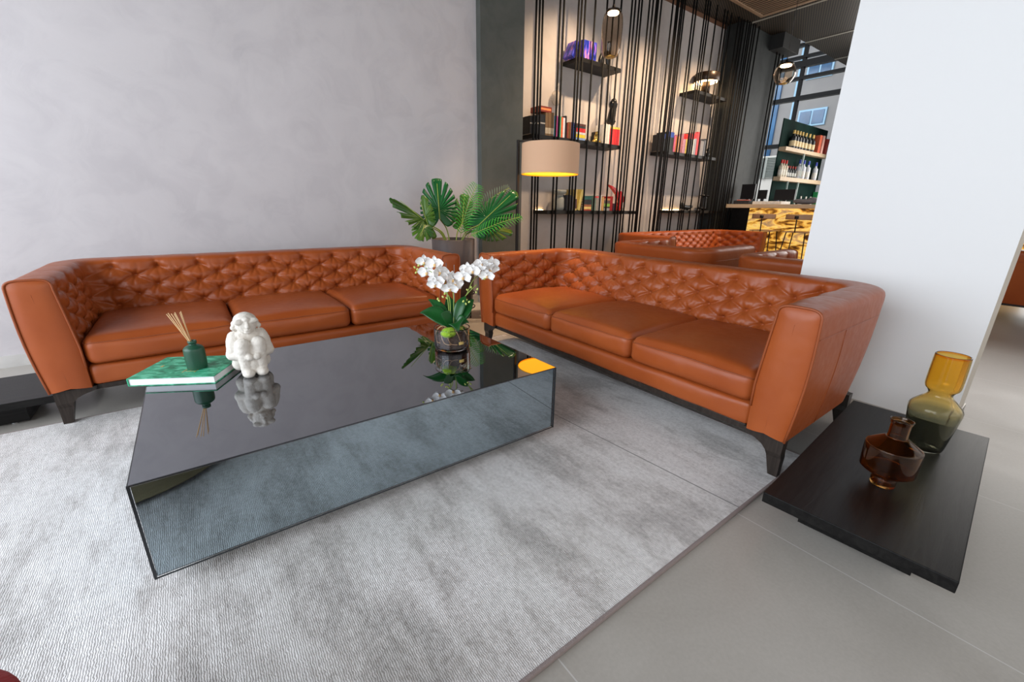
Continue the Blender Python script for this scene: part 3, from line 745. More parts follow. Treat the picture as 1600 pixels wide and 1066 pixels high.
# ------------------------------------------------------------------ potted palm and monstera between the sofas
PC = Vector((2.20, 4.0, 0)); ZP = .82
pl = thing('potted_plant', 'monstera and palm leaves in a tall taupe planter on a black stand', 'plant', (PC.x, PC.y, 0))
b = BM(); pr = [(0, .13), (.17, .13), (.19, .15), (.218, .5), (.222, ZP-.006), (.216, ZP), (.206, ZP-.004), (.20, ZP-.07), (0, ZP-.07)]
lathe(b, pr, (0, 0, 0), 56); obj('pot', b, mat('taupe_clay', (.085, .062, .054), .5, vary=(3, (.115, .086, .075)), bump=(40, .08)), pl, True)
b = BM()
for a in (20, 110, 200, 290):
    x, y = .215*math.cos(R(a)), .215*math.sin(R(a)); tube(b, [(x, y, 0), (x*1.0, y*1.0, .26)], .008, 8)
for z in (.10, .25):
    tube(b, [(.215*math.cos(R(k*10)), .215*math.sin(R(k*10)), z) for k in range(36)], .006, 6, closed=True)
tube(b, [(.215*math.cos(R(20)), .215*math.sin(R(20)), .1), (.215*math.cos(R(200)), .215*math.sin(R(200)), .1)], .006, 6); tube(b, [(.215*math.cos(R(110)), .215*math.sin(R(110)), .1), (.215*math.cos(R(290)), .215*math.sin(R(290)), .1)], .006, 6)
obj('stand', b, BLACK, pl, True)
MON = mat('monstera_leaf', (.006, .075, .016), .33, spec=.4, vary=(5, (.012, .12, .028)), bump=(14, .15))
MONU = mat('monstera_leaf_dark', (.02, .09, .014), .35, vary=(5, (.07, .15, .01)), bump=(14, .15))
PALM = mat('palm_leaflet', (.03, .26, .02), .4, vary=(8, (.05, .36, .03)), bump=(30, .1))
def lp(px, py, y): return ony(px, py, y)-Vector((PC.x, PC.y, 0))
def monstera(J, tip, facing, half, m, nl=7, droop=.04, notch=.62):
    """split heart-shaped leaf: J is the petiole joint, tip the apex, facing the way the blade looks"""
    J, tip = Vector(J), Vector(tip); ax = (tip-J); L = ax.length; ax.normalize()
    nrm = Vector(facing); nrm = (nrm-ax*nrm.dot(ax)).normalized(); sd = ax.cross(nrm)
    b = BM(); n = 260; rings = 9; P = []
    c0 = .22*L
    for i in range(n+1):
        th = -math.pi+2*math.pi*i/n; a = abs(th)   # 0 = towards the tip
        u = math.cos(th); v = math.sin(th)
        # heart outline about c0
        tipd = L-c0
        ell = 1/math.sqrt((u/(tipd if u > 0 else c0+.20*L))**2+(v/half)**2)
        ell *= 1+.10*math.exp(-((a-2.5)/.4)**2)
        base = max(0, (a-2.72)/.42); ell *= 1-.62*min(1, base)**1.2
        # slits
        ph = (a-.10)/(2.45-.10)*nl
        sl = 0
        if 0 < ph < nl:
            f = ph-math.floor(ph); sl = max(0, 1-abs(f-.5)/.15)**.6
        row = []
        for k in range(rings+1):
            t_ = k/rings; r = ell*t_
            r = min(r, ell*(1-notch*sl))
            x = c0+r*u; y = r*v
            z = -droop*(y/half)**2*1.2-droop*1.0*max(0, (x/L))**2+.012*math.cos(ph*2*math.pi)*t_*(1 if 0 < ph < nl else 0)*(L/.4)
            row.append(J+ax*x+sd*y+nrm*z)
        P.append(row)
    grid(b, P); bmesh.ops.remove_doubles(b, verts=b.verts, dist=1e-5)
    o = obj('monstera_leaf', b, m, pl, True); o.modifiers.new('s', 'SOLIDIFY').thickness = .0015
    b = BM(); top = Vector((PC.x*0, 0, ZP-.06)); mid = top.lerp(J, .5)+Vector((0, 0, .03))
    tube(b, smoothprof([tuple(top+Vector((J.x*.25, J.y*.25, 0))), tuple(mid), tuple(J)], 6)+[tuple(J+ax*L*.85)], [.006]*13+[.002], 6); obj('leaf_stalk', b, STEM, o, True)
camd = lambda p: (Vector((0, 0, H))-Vector((PC.x, PC.y, 0))-p).normalized()
def mon(j, t_, y0, y1, half, m, nl=7, fac=None, droop=.04, notch=.62):
    J = lp(*j, y0); T = lp(*t_, y1); monstera(J, T, fac or camd(J)+Vector((0, 0, .3)), half, m, nl, droop, notch)
mon((687, 342), (682, 277), 3.95, 4.02, .185, MON, 9)
mon((672, 352), (616, 306), 3.85, 3.75, .17, MONU, 8, Vector((-.5, -.4, .75)), .06)
mon((668, 350), (654, 306), 3.80, 3.85, .07, MONU, 4, Vector((-.9, -.2, .2)), .05, .3)
mon((748, 352), (806, 297), 3.80, 3.62, .17, MON, 10, Vector((-.45, -.7, .55)), .05)
mon((752, 358), (802, 356), 3.9, 3.75, .12, MONU, 6, Vector((-.3, -.5, .8)), .06)
mon((722, 350), (726, 302), 4.10, 4.15, .13, MONU, 6, droop=.03)
mon((664, 352), (655, 372), 3.75, 3.62, .10, MONU, 4, Vector((-.3, -.8, .5)), .03, .5)
def palm(pts, width, m, nl=26, fac=(-.4, -.9, .3), name='palm_frond'):
    pts = [Vector(p) for p in smoothprof([tuple(p) for p in pts], 8)]; b = BM(); b2 = BM(); tube(b2, pts, .0028, 6)
    n = len(pts)-1; fac = Vector(fac).normalized()
    for i in range(nl):
        t_ = .12+.88*i/(nl-1); x = t_*n; k = min(n-1, int(x)); c = pts[k].lerp(pts[k+1], x-k); ax = (pts[k+1]-pts[k]).normalized()
        sd = ax.cross(fac).normalized(); Lw = width*(math.sin(math.pi*(.12+.80*t_))**.7)*(1 if t_ < .97 else .5)
        for sg in (-1, 1):
            d_ = (sd*sg*.86+ax*.55-fac*(-.12)).normalized(); wv = ax*.0052*(1.25-t_*.5)
            tipp = c+d_*Lw-Vector((0, 0, .25*Lw))*.5
            mid = c+d_*Lw*.5+Vector((0, 0, .01))
            v = [b.verts.new(q) for q in (c-wv*.6, c+wv*.6, mid+wv, tipp, mid-wv)]
            b.faces.new(v)
    o = obj(name, b, m, pl); o.modifiers.new('s', 'SOLIDIFY').thickness = .001; obj('rachis', b2, STEM, o, True)
top = Vector((0, 0, ZP-.06))
palm([lp(719, 372, 3.85), lp(724, 345, 3.8), lp(734, 315, 3.78), lp(745, 290, 3.8)], .155, PALM, 19)
palm([lp(731, 371, 3.8), lp(752, 360, 3.7), lp(785, 347, 3.6), lp(813, 339, 3.55)], .12, PALM, 20, (-.3, -.6, .75))
palm([lp(726, 371, 3.95), lp(733, 350, 3.95), lp(740, 325, 3.95), lp(749, 305, 3.95)], .11, MONU, 24)
palm([lp(730, 371, 4.05), lp(745, 340, 4.0), lp(765, 312, 3.95), lp(795, 294, 3.9)], .12, mat('grey_green_palm', (.12, .20, .12), .5, vary=(8, (.2, .28, .2))), 26)

# ------------------------------------------------------------------ floor lamp
LX, LY = 3.15, 3.60
lampo = thing('floor_lamp', 'arched black floor lamp with a beige drum shade behind the sofas', 'floor lamp', (LX, LY, 0))
sidev = Vector((-RT.x, -RT.y, 0)).normalized()
pb = sidev*.335
b = BM(); lathe(b, [(0, 0), (.15, 0), (.155, .006), (.155, .02), (.15, .025), (0, .025)], (pb.x, pb.y, 0), 40); obj('base', b, BLACK, lampo, True)
b = BM(); xbox(b, Matrix.Translation(pb), -.012, .012, -.012, .012, .02, 1.80); obj('pole', b, BLACK, lampo)
b = BM(); tube(b, [(pb.x, pb.y, 1.79), (0, 0, 1.79), (0, 0, 1.70)], .009, 8); obj('arm', b, BLACK, lampo, True)
SHADE, g = newmat('beige_linen_shade', .75)
g.b.inputs['Base Color'].default_value = (.70, .43, .265, 1)
nn = g.n('TexNoise', i={'Scale': 120.0}); tcn = g.n('TexCoord'); g.l(tcn.outputs['Object'], nn.inputs[0])
bu = g.n('Bump', i={'Strength': .2, 'Distance': .002}); g.l(nn.outputs[0], bu.inputs['Height']); g.l(bu.outputs[0], g.b.inputs['Normal'])
INNER = mat('gold_shade_lining', (.95, .60, .10), .5, bump=(60, .05))
b = BM(); lathe(b, [(.300, 1.475), (.298, 1.765)], (0, 0, 0), 72); sh = obj('lamp_shade', b, SHADE, lampo, True)
b = BM(); lathe(b, [(.297, 1.476), (.295, 1.764)], (0, 0, 0), 72); lathe(b, [(0, 1.758), (.294, 1.758)], (0, 0, 0), 72); obj('shade_lining', b, INNER, sh, True)
b = BM(); lathe(b, [(.3015, 1.470), (.3015, 1.478), (.295, 1.478), (.295, 1.470)], (0, 0, 0), 72, close=True); obj('shade_rim', b, INNER, sh, True)
b = BM(); lathe(b, [(0, 1.487), (.295, 1.487)], (0, 0, 0), 72); lathe(b, [(0, 1.492), (.295, 1.492)], (0, 0, 0), 72)
obj('diffuser', b, mat('lit_amber_diffuser', (1, .6, .15), .5, emit=(1, .36, .012), estr=2.3), lampo)

# ------------------------------------------------------------------ rod screen and shelves
YR, YW = 4.68, 5.0
RODS = [3.779, 3.831, 3.878, 4.157, 4.22, 4.47, 4.523, 4.585, 4.768, 4.99, 5.118, 5.267, 5.486, 5.555, 5.635, 5.695, 5.861, 5.94, 6.016, 6.055, 6.131, 6.406, 6.503, 6.544, 6.61, 6.654, 6.705, 6.94, 7.013, 7.258, 7.323, 7.387, 7.597, 7.835, 7.926, 8.056, 8.302, 8.406, 8.494, 8.561, 8.64, 8.70, 8.79, 8.87, 9.0, 9.83, 9.95, 10.1]
rod0 = None
for x in RODS:
    if rod0 is None:
        b = BM(); tube(b, [(0, 0, 0), (0, 0, ZC)], .0125, 8); rod0 = obj('screen_rod', b, RODM, None, True)
        tag(rod0, 'thin black vertical rod of the floor-to-ceiling shelving screen', 'rod', 'rods of the shelving screen'); o = rod0
    else: o = rod0.copy(); C.objects.link(o)
    o.location = (x, YR-.012 if x < 8.5 else YR-.035, 0)
LED = mat('warm_led', (1, .8, .5), .5, emit=(1, .62, .26), estr=9)
SHELFM = mat('black_shelf_steel', (.010, .009, .008), .5, spec=.3, vary=(3, (.016, .014, .012)), bump=(50, .05))
def shelf(label, x0, x1, z1, led, th=.05):
    t = thing('wall_shelf', label, 'shelf', (x0, YR, z1-th))
    b = BM(); box(b, 0, x1-x0, .003, YW-YR-.001, 0, th, bev=.002); obj('shelf_board', b, SHELFM, t)
    for (a, c) in led:
        b = BM(); box(b, a-x0, c-x0, YW-YR-.022, YW-YR-.010, th, th+.006); obj('led_strip', b, LED, t)
    return t
Z1, Z2, Z3, Z4, Z5, Z6 = 3.05, 2.05, 1.10, 3.075, 2.07, 1.115
shelf('highest left shelf with a blue book box and a black loop sculpture', 4.54, 5.38, Z1, [(4.6, 4.75)])
shelf('long middle left shelf behind the lamp, crowded with books', 3.80, 5.52, Z2, [(4.75, 5.0)])
shelf('lowest left shelf holding a grey cup vase, books and a red sculpture', 4.08, 6.02, Z3, [(4.12, 4.25), (5.4, 5.9)])
shelf('highest right shelf carrying a glowing mushroom lamp', 7.32, 8.32, Z4, [(7.36, 8.2)])
shelf('middle right shelf with a red-topped book in the rod screen', 6.67, 8.25, Z5, [(7.1, 7.4)])
shelf('lowest right shelf with small black sculptures', 7.12, 8.80, Z6, [(7.15, 7.75)])

_mats = {}
def cm(c, r=.5):
    k = (tuple(round(v, 3) for v in c), r)
    if k not in _mats: _mats[k] = mat('printed_cover', c, r, vary=(25, tuple(min(1, v*1.25+.01) for v in c)), bump=(80, .05))
    return _mats[k]
PAPER = mat('book_paper', (.72, .68, .60), .8, bump=(300, .2))
def sx(px, py, Y): return ony(px, py, Y).x
def book(px0, px1, ytop, zs, ymid, col, label, group=None, depth=.19, yf=4.715, lean=0, band=None, zb=None, kind='book'):
    """upright book on a shelf; spine towards the room"""
    x0, x1 = sx(px0, ymid, yf), sx(px1, ymid, yf); z0 = zs if zb is None else zb
    z1 = max(z0+.05, ony((px0+px1)/2, ytop, yf).z)
    w, h = max(.012, x1-x0-.002), z1-z0
    t = thing('book', label, kind, (x0+w/2, yf, z0+.0005), 0, group)
    b = BM(); box(b, -w/2, w/2, 0, .004, 0, h); box(b, -w/2, -w/2+.003, .004, depth, 0, h); box(b, w/2-.003, w/2, .004, depth, 0, h)
    if band: box(b, -w/2, w/2, -.001, .0, band[1]*h, band[2]*h, 1)
    o1 = obj('cover', b, [cm(col), cm(band[0])] if band else cm(col), t)
    b = BM(); box(b, -w/2+.003, w/2-.003, .004, depth-.004, .003, h-.004); obj('page_block', b, PAPER, t)
    if lean:
        t.rotation_euler = (0, R(lean), 0); t.location.z += abs(math.sin(R(lean)))*w/2
    return t
def flat_book(px0, px1, z0, h, ymid, col, label, group=None, yf=4.715, depth=.2):
    x0, x1 = sx(px0, ymid, yf), sx(px1, ymid, yf)
    t = thing('book', label, 'book', (x0, yf, z0+.0005), 0, group); w = x1-x0
    b = BM(); box(b, 0, w, 0, depth, 0, .003); box(b, 0, w, 0, depth, h-.003, h-.0005); box(b, 0, w, 0, .003, .003, h-.003); obj('cover', b, cm(col), t)
    b = BM(); box(b, .003, w-.003, .003, depth-.004, .003, h-.003); obj('page_block', b, PAPER, t)
# shelf 2 (crowded)
K = (.005, .005, .007)
for i, (a, c, tp) in enumerate(((828, 835.7, 181), (836, 843.7, 180), (844, 851.7, 179))):
    book(a, c, tp, Z2, 200, K, ('thick black book at the left end of the crowded middle left shelf', 'middle one of three thick black books on the crowded shelf', 'right one of three thick black books, beside the brown set')[i], band=((.35, .33, .3), .55, .62), depth=.23)
for i, (a, c) in enumerate(((852, 856.3), (856.5, 860.8), (861, 865.4))):
    book(a, c, 176, Z2, 200, (.17, .10, .045), ('left', 'middle', 'right')[i]+' volume of the tall brown three-book set on the crowded shelf', 'brown three-volume set', band=((.45, .38, .28), .1, .35), depth=.23)
t = thing('book', 'dark red boxed book lying across the top of the brown set', 'book', (sx(844, 172, 4.72), 4.72, ony(855, 177, 4.72).z+.012), 0)
b = BM(); box(b, 0, .20, 0, .20, 0, .065); obj('cover', b, cm((.22, .03, .015)), t); b = BM(); box(b, .015, .185, -.001, .0, .02, .045); obj('orange_band', b, cm((.8, .25, .08)), t)
for a, c, tp, col, lb in ((866, 868.2, 181, (.10, .35, .60), 'thin blue book right of the brown set'), (868.3, 871, 181, (.45, .04, .25), 'thin magenta book beside a thin blue one'),
                      (872, 876.3, 182, (.03, .50, .26), 'bright green book on the crowded shelf'), (876.4, 879.4, 183, (.80, .15, .05), 'orange-red book beside the bright green one'),
                      (879.5, 882.5, 184, (.75, .76, .82), 'white book between an orange-red and a black one'), (882.6, 885, 181, (.02, .015, .02), 'black book with a taller black back, right of the white one'),
                      (886, 888.5, 192, (.25, .05, .03), 'small maroon book near the middle of the crowded shelf'), (888.6, 892.2, 191, (.40, .16, .05), 'small brown-orange book left of the blue one'),
                      (893, 896.6, 191, (.02, .08, .40), 'small dark blue book left of the stacked books')):
    book(a, c, tp, Z2, 205, col, lb)
z = Z2
for h_, col, lb in ((.032, (.25, .38, .65), 'pale blue book at the bottom of the crowded shelf stack'), (.042, (.80, .62, .03), 'yellow book lying low in the crowded shelf stack'), (.028, (.7, .7, .7), 'white book lying between red and yellow ones'), (.05, (.62, .02, .02), 'red book lying on a white one in the stack'), (.025, (.03, .04, .04), 'dark teal book lying high in the crowded shelf stack'), (.03, (.10, .03, .02), 'dark brown book topping the crowded shelf stack')):
    flat_book(897.5, 914.5, z, h_, 212, col, lb); z += h_+.001
GOLDM = mat('gold_metal', (.65, .42, .10), .3, metal=.9, bump=(60, .1))
def sculpt(name, label, cat, loc, parts, m, vox=.006, rz=0):
    b = BM()
    for p in parts:
        if len(p) == 2: ellipsoid(b, p[0], p[1], 14)
        else:
            p0, p1, r0, r1 = p; p0, p1 = Vector(p0), Vector(p1)
            for i in range(9): q = p0.lerp(p1, i/8); rr_ = r0+(r1-r0)*i/8; ellipsoid(b, q, (rr_,)*3, 12)
    o = obj(name, b, m, None, True); md = o.modifiers.new('remesh', 'REMESH'); md.mode = 'VOXEL'; md.voxel_size = vox; md.use_smooth_shade = True
    zmin = min(v.co.z for v in o.data.vertices)
    o.location = (loc[0], loc[1], loc[2]-zmin+vox*.2); o.rotation_euler = (0, 0, rz); return tag(o, label, cat)
gx = sx(932, 214, 4.75)
sculpt('gold_figurine', 'small gold figurine reading in front of the black box', 'figurine', (gx, 4.76, Z2), [((0, 0, .03), (.05, .035, .03)), ((0, 0, .08), (.03, .025, .045)), ((0, -.005, .135), (.018, .018, .022)), ((.03, -.01, .02), (.075, -.02, .02), .018, .012), ((-.03, -.01, .02), (-.085, -.02, .015), .018, .012)], GOLDM)
sculpt('toy_car', 'tiny dark model beside the stacked books', 'ornament', (sx(918, 222, 4.75), 4.76, Z2), [((0, 0, .02), (.05, .02, .016)), ((0, 0, .04), (.02, .015, .014))], cm((.03, .03, .03)))
x0 = sx(935, 208, 4.83); b = BM(); box(b, 0, .13, 0, .12, 0, .18, bev=.004); o = obj('box', b, cm((.012, .011, .010))); o.location = (x0, 4.85, Z2+.001); tag(o, 'black box standing behind the small gold figurine', 'box')
book(945.5, 952.5, 194, Z2, 212, (.78, .74, .66), 'thick cream white book under the black bust', depth=.2)
book(953, 961, 198, Z2, 212, (.70, .03, .03), 'left red book with a yellow top under the black bust', band=((.65, .55, .1), .88, 1))
book(961.2, 968, 199, Z2, 212, (.66, .03, .04), 'right red book with a yellow top under the black bust', band=((.65, .55, .1), .88, 1))
SCB = mat('black_cast_metal', (.012, .012, .012), .3, bump=(60, .2))
zb_ = ony(957, 196, 4.79).z
sculpt('bust', 'black thinker-like figure perched on the red and white books', 'sculpture', (sx(956, 178, 4.79), 4.79, zb_-.012), [((0, 0, .02), (.08, .06, .02)), ((-.02, 0, .02), (.01, 0, .20), .062, .045), ((.03, -.01, .0), (.045, -.02, .2), .028, .022), ((.02, 0, .27), (.05, .05, .06)), ((-.01, 0, .24), (.045, .05, .06)), ((.045, -.02, .2), (.05, -.03, .25), .022, .02)], SCB)
# glass globe
GH = ony(868, 150, 4.86).z-Z2
b = BM(); pr = [(0, 0), (.05, 0), (.05, .006), (.010, .02), (.010, GH-.09)]+[(.095*math.sin(R(a)), GH-.095*math.cos(R(a))) for a in range(12, 180, 8)]+[(0, GH+.095)]
lathe(b, pr, (0, 0, 0), 36); o = obj('glass_globe', b, mat('thin_globe_glass', (.92, .86, .78), .08, trans=.85, ior=1.08, spec=.6), None, True); o.location = (sx(868, 150, 4.965), 4.947, Z2+.001); o.scale = (.9, .5, 1)
tag(o, 'clear glass globe on a thin stem rising behind the books', 'ornament')
# shelf 3
GC = mat('grey_green_ceramic', (.42, .43, .38), .5, vary=(6, (.5, .5, .45)))
b = BM(); cxx = sx(874.5, 318, 4.82)
lathe(b, [(0, 0), (.060, 0), (.075, .015), (.08, .05), (.08, .15), (.068, .19), (.055, .205), (.05, .212), (.065, .222), (.092, .245), (.095, .285), (.09, .29), (.085, .25), (.04, .225), (0, .22)], (0, 0, 0), 36)
o = obj('cup_vase', b, GC, None, True); o.location = (cxx, 4.83, Z3+.001); o.scale = (1.05, 1.05, .98); tag(o, 'grey-green ceramic cup vase on the lowest left shelf', 'vase')
for a, c, tp, col, lb in ((884, 887.7, 305, (.02, .018, .02), 'black book right of the grey-green cup vase'), (888, 891.7, 305, (.03, .03, .04), 'charcoal book, second right of the cup vase'), (892, 895.5, 307, (.10, .10, .14), 'slate grey book left of the patterned yellow ones')):
    book(a, c, tp, Z3, 318, col, lb)
book(897, 901.5, 296, Z3, 316, (.55, .42, .16), 'upright yellow and brown patterned book', band=((.08, .03, .03), .1, .55))
book(902.5, 906.5, 296, Z3, 316, (.62, .50, .14), 'yellow book leaning to the right on the lowest left shelf', lean=14)
z = Z3
for h_, col, lb in ((.018, (.40, .04, .02), 'dark red book under the lowest shelf stack'), (.038, (.75, .55, .18), 'yellow and pink book low in the lowest shelf stack'), (.03, (.30, .10, .04), 'brown book in the middle of the lowest shelf stack'), (.033, (.015, .02, .025), 'black book lying below another black one'), (.033, (.02, .015, .02), 'black book lying just below the teal one'), (.05, (.01, .09, .08), 'dark teal book topping the lowest left shelf stack')):
    flat_book(911, 924, z, h_, 320, col, lb); z += h_+.001
book(927, 930.5, 306, Z3, 318, (.20, .32, .24), 'grey-green book with a red cap beside the stack', band=((.75, .04, .04), .86, .97))
book(931, 935.2, 306, Z3, 318, (.30, .27, .24), 'brown-grey book with a red cap, third from the stack', band=((.75, .04, .04), .86, .97))
book(935.4, 939.5, 305, Z3, 318, (.80, .78, .74), 'white upright book near the middle of the lowest shelf')
book(940, 943.5, 308, Z3, 318, (.60, .33, .10), 'ochre upright book beside the white one')
z = Z3
for h_, col, lb in ((.04, (.25, .24, .24), 'grey book at the bottom of the short right stack'), (.02, (.02, .02, .02), 'black book low in the short right stack'), (.045, (.20, .42, .05), 'lime green book in the short right stack'), (.045, (.10, .06, .05), 'brown black book above the lime green one'), (.03, (.42, .20, .09), 'orange brown book topping the short right stack')):
    flat_book(944, 953, z, h_, 320, col, lb); z += h_+.001
book(953.3, 957.5, 307, Z3, 318, (.35, .01, .015), 'dark red book beside the red angular sculpture')
book(958, 960.5, 318, Z3, 322, (.05, .02, .04), 'small dark book left of the red sculpture', depth=.14)
REDM = mat('red_lacquer', (.55, .008, .008), .25, bump=(40, .05))
b = BM(); yv = 4.80
pts2 = [(951, 290), (958, 293), (965, 297), (968, 306), (971, 300), (977, 314), (971, 322), (969, 331), (964, 331), (966, 318), (964, 306), (958, 298)]
V3 = [ony(px, py, yv) for px, py in pts2]; o0 = Vector((sx(966, 331, yv), yv, Z3))
vs = [b.verts.new(p-o0) for p in V3]; f = b.faces.new(vs); r = bmesh.ops.extrude_face_region(b, geom=[f]); bmesh.ops.translate(b, vec=(0, .05, 0), verts=[v for v in r['geom'] if isinstance(v, bmesh.types.BMVert)])
zm = min(v.co.z for v in b.verts)
bmesh.ops.bevel(b, geom=b.edges[:], offset=.004, segments=2, affect='EDGES')
o = obj('sculpture', b, REDM, None, False); o.location = (o0.x, o0.y, Z3-zm+.001); tag(o, 'red angular sculpture like a bird at the right of the lowest shelf', 'sculpture')
b = BM(); box(b, 0, .06, 0, .06, 0, .05, bev=.003); o = obj('box', b, cm((.7, .62, .5))); o.location = (sx(973, 330, 4.8), 4.8, Z3+.001); tag(o, 'tiny cream box right of the red sculpture', 'box')
# shelf 5
book(1036, 1041, 209, Z5, 226, (.012, .014, .02), 'black book with a blue top at the left of the middle right shelf', band=((.02, .06, .35), .72, 1), depth=.22)
book(1041.3, 1052, 206, Z5, 226, (.015, .02, .018), 'thick black book with a blue top and green mark', band=((.02, .06, .35), .74, 1), depth=.22)
book(1052.2, 1055, 212, Z5, 228, (.55, .10, .20), 'pink book beside the blue-topped black book')
book(1059, 1062, 213, Z5, 228, (.75, .38, .15), 'slim orange book lit by the shelf glow')
for a, c, tp, col, lb, bd_ in ((1067, 1071, 209, (.55, .30, .42), 'mauve book with a red top', ((.7, .01, .01), .74, 1)), (1071.2, 1073.5, 209, (.65, .50, .06), 'yellow book with a red top', ((.7, .01, .01), .74, 1)), (1073.7, 1080, 208, (.02, .02, .02), 'thick black book with a red top', ((.7, .01, .01), .74, 1)),
                           (1080.2, 1084, 208, (.72, .70, .68), 'white book with a red top', ((.7, .01, .01), .74, 1)), (1084.2, 1087.5, 207, (.32, .34, .40), 'grey book with a red top', ((.7, .01, .01), .74, 1)), (1087.8, 1092, 206, (.70, .02, .02), 'all-red book right of the red-topped group', None)):
    book(a, c, tp, Z5, 228, col, lb+' on the middle right shelf', band=bd_)
book(1094, 1099, 218, Z5, 232, (.30, .29, .30), 'grey book left of a twin at the right of the middle right shelf', band=((.02, .02, .02), .92, 1))
book(1099.2, 1104, 217, Z5, 232, (.16, .17, .2), 'dark grey book at the right of the middle right shelf', band=((.02, .02, .02), .92, 1))
sculpt('ornament', 'small dark round ornament at the right end of the middle right shelf', 'ornament', (sx(1107.5, 238, 4.75), 4.77, Z5), [((0, 0, .05), (.04, .04, .05)), ((0, 0, .13), (.03, .03, .04))], SCB)
# shelf 6
bx = sx(1066, 326, 4.8)
sculpt('sculpture', 'curled black sculpture at the left of the lowest right shelf', 'sculpture', (bx, 4.82, Z6), [((0, 0, .09), (.05, .04, .045)), ((.02, 0, .06), (.20, 0, .04), .04, .045), ((.20, 0, .04), (.32, 0, .06), .045, .03), ((-.02, 0, .11), (-.04, 0, .05), .02, .02)], SCB)
bx = sx(1100, 326, 4.8)
sculpt('bust', 'small black bust with a wide hat on the lowest right shelf', 'sculpture', (bx, 4.82, Z6), [((0, 0, .02), (.09, .06, .025)), ((0, 0, .04), (0, 0, .17), .06, .05), ((0, 0, .21), (.05, .05, .06)), ((0, 0, .26), (.13, .08, .02)), ((-.13, 0, .03), (.05, .04, .03))], SCB)
b = BM(); lathe(b, [(0, 0), (.03, 0), (.032, .1), (.012, .13), (.012, .15), (0, .15)], (0, 0, 0), 20); t = thing('bottle', 'little dark bottle with a white cap on the lowest right shelf', 'bottle', (sx(1118, 326, 4.8), 4.82, Z6+.001)); obj('glass', b, SCB, t, True)
b = BM(); lathe(b, [(0, .15), (.013, .15), (.013, .18), (0, .18)], (0, 0, 0), 16); obj('cap', b, cm((.8, .8, .78)), t, True)
# shelf 1
NEB = mat('blue_violet_print', (.01, .02, .22), .35); g = N(NEB)
tcn = g.n('TexCoord').outputs['Object']; mp = g.n('Mapping', i={'Scale': (30, 30, 7)}); g.l(tcn, mp.inputs[0])
nn = g.n('TexNoise', i={'Scale': 1.0, 'Detail': 5, 'Distortion': .6}); g.l(mp.outputs[0], nn.inputs[0])
g.l(g.ramp(nn.outputs[0], [(.32, (.01, .015, .05)), (.44, (.01, .03, .38)), (.54, (.12, .10, .60)), (.62, (.45, .12, .45)), (.72, (.85, .45, .55))]), g.b.inputs['Base Color'])
t = thing('book', 'upright blue and violet boxed book on the highest left shelf', 'book', (sx(911, 82, 4.72), 4.73, Z1+.001), R(-4))
hh = ony(914, 62, 4.73).z-Z1
b = BM(); box(b, 0, .25, 0, .14, 0, hh, bev=.002); obj('cover', b, NEB, t)
t = thing('book', 'blue book leaning against the blue and violet boxed book', 'book', (sx(897, 92, 4.74), 4.75, Z1+.004), 0)
b = BM(); box(b, -.01, .05, 0, .17, 0, hh*.92, bev=.002); o = obj('cover', b, NEB, t); t.rotation_euler = (0, R(24), 0); t.location.x -= .03; t.location.z += .006
lx = sx(948, 100, 4.8)
t = thing('sculpture', 'black loop-shaped sculpture with a raised post', 'sculpture', (lx, 4.82, Z1+.001))
b = BM(); tube(b, smoothprof([(-.10, 0, 0), (-.115, 0, .09), (-.06, 0, .17), (.02, 0, .17), (.05, 0, .12)], 6), .032, 10); obj('loop', b, SCB, t, True)
b = BM(); tube(b, smoothprof([(.10, 0, 0), (.045, 0, .05), (.02, 0, .18), (.035, 0, .33)], 6), .030, 10); obj('post', b, SCB, t, True)
# mushroom lamp on shelf 4
t = thing('table_lamp', 'dark mushroom lamp glowing on the highest right shelf', 'lamp', (sx(1104, 138, 4.8), 4.82, Z4+.001))
BRZ = mat('dark_bronze', (.035, .022, .014), .35, metal=.5, bump=(30, .1))
b = BM(); lathe(b, [(0, 0), (.075, 0), (.075, .15), (.06, .20), (.10, .33), (0, .33)], (0, 0, 0), 36); obj('base', b, BRZ, t, True)
b = BM(); lathe(b, [(.205, .20), (.21, .205), (.21, .33), (.205, .335), (.20, .33), (.20, .205)], (0, 0, 0), 40, close=True); lathe(b, [(0, .325), (.205, .33)], (0, 0, 0), 40); obj('lamp_shade', b, BRZ, t, True)
b = BM(); lathe(b, [(.10, .20), (.18, .20), (.18, .215), (.10, .215)], (0, 0, 0), 36, close=True); obj('light_ring', b, mat('lamp_glow', (1, .8, .5), .5, emit=(1, .62, .28), estr=12), t, True)

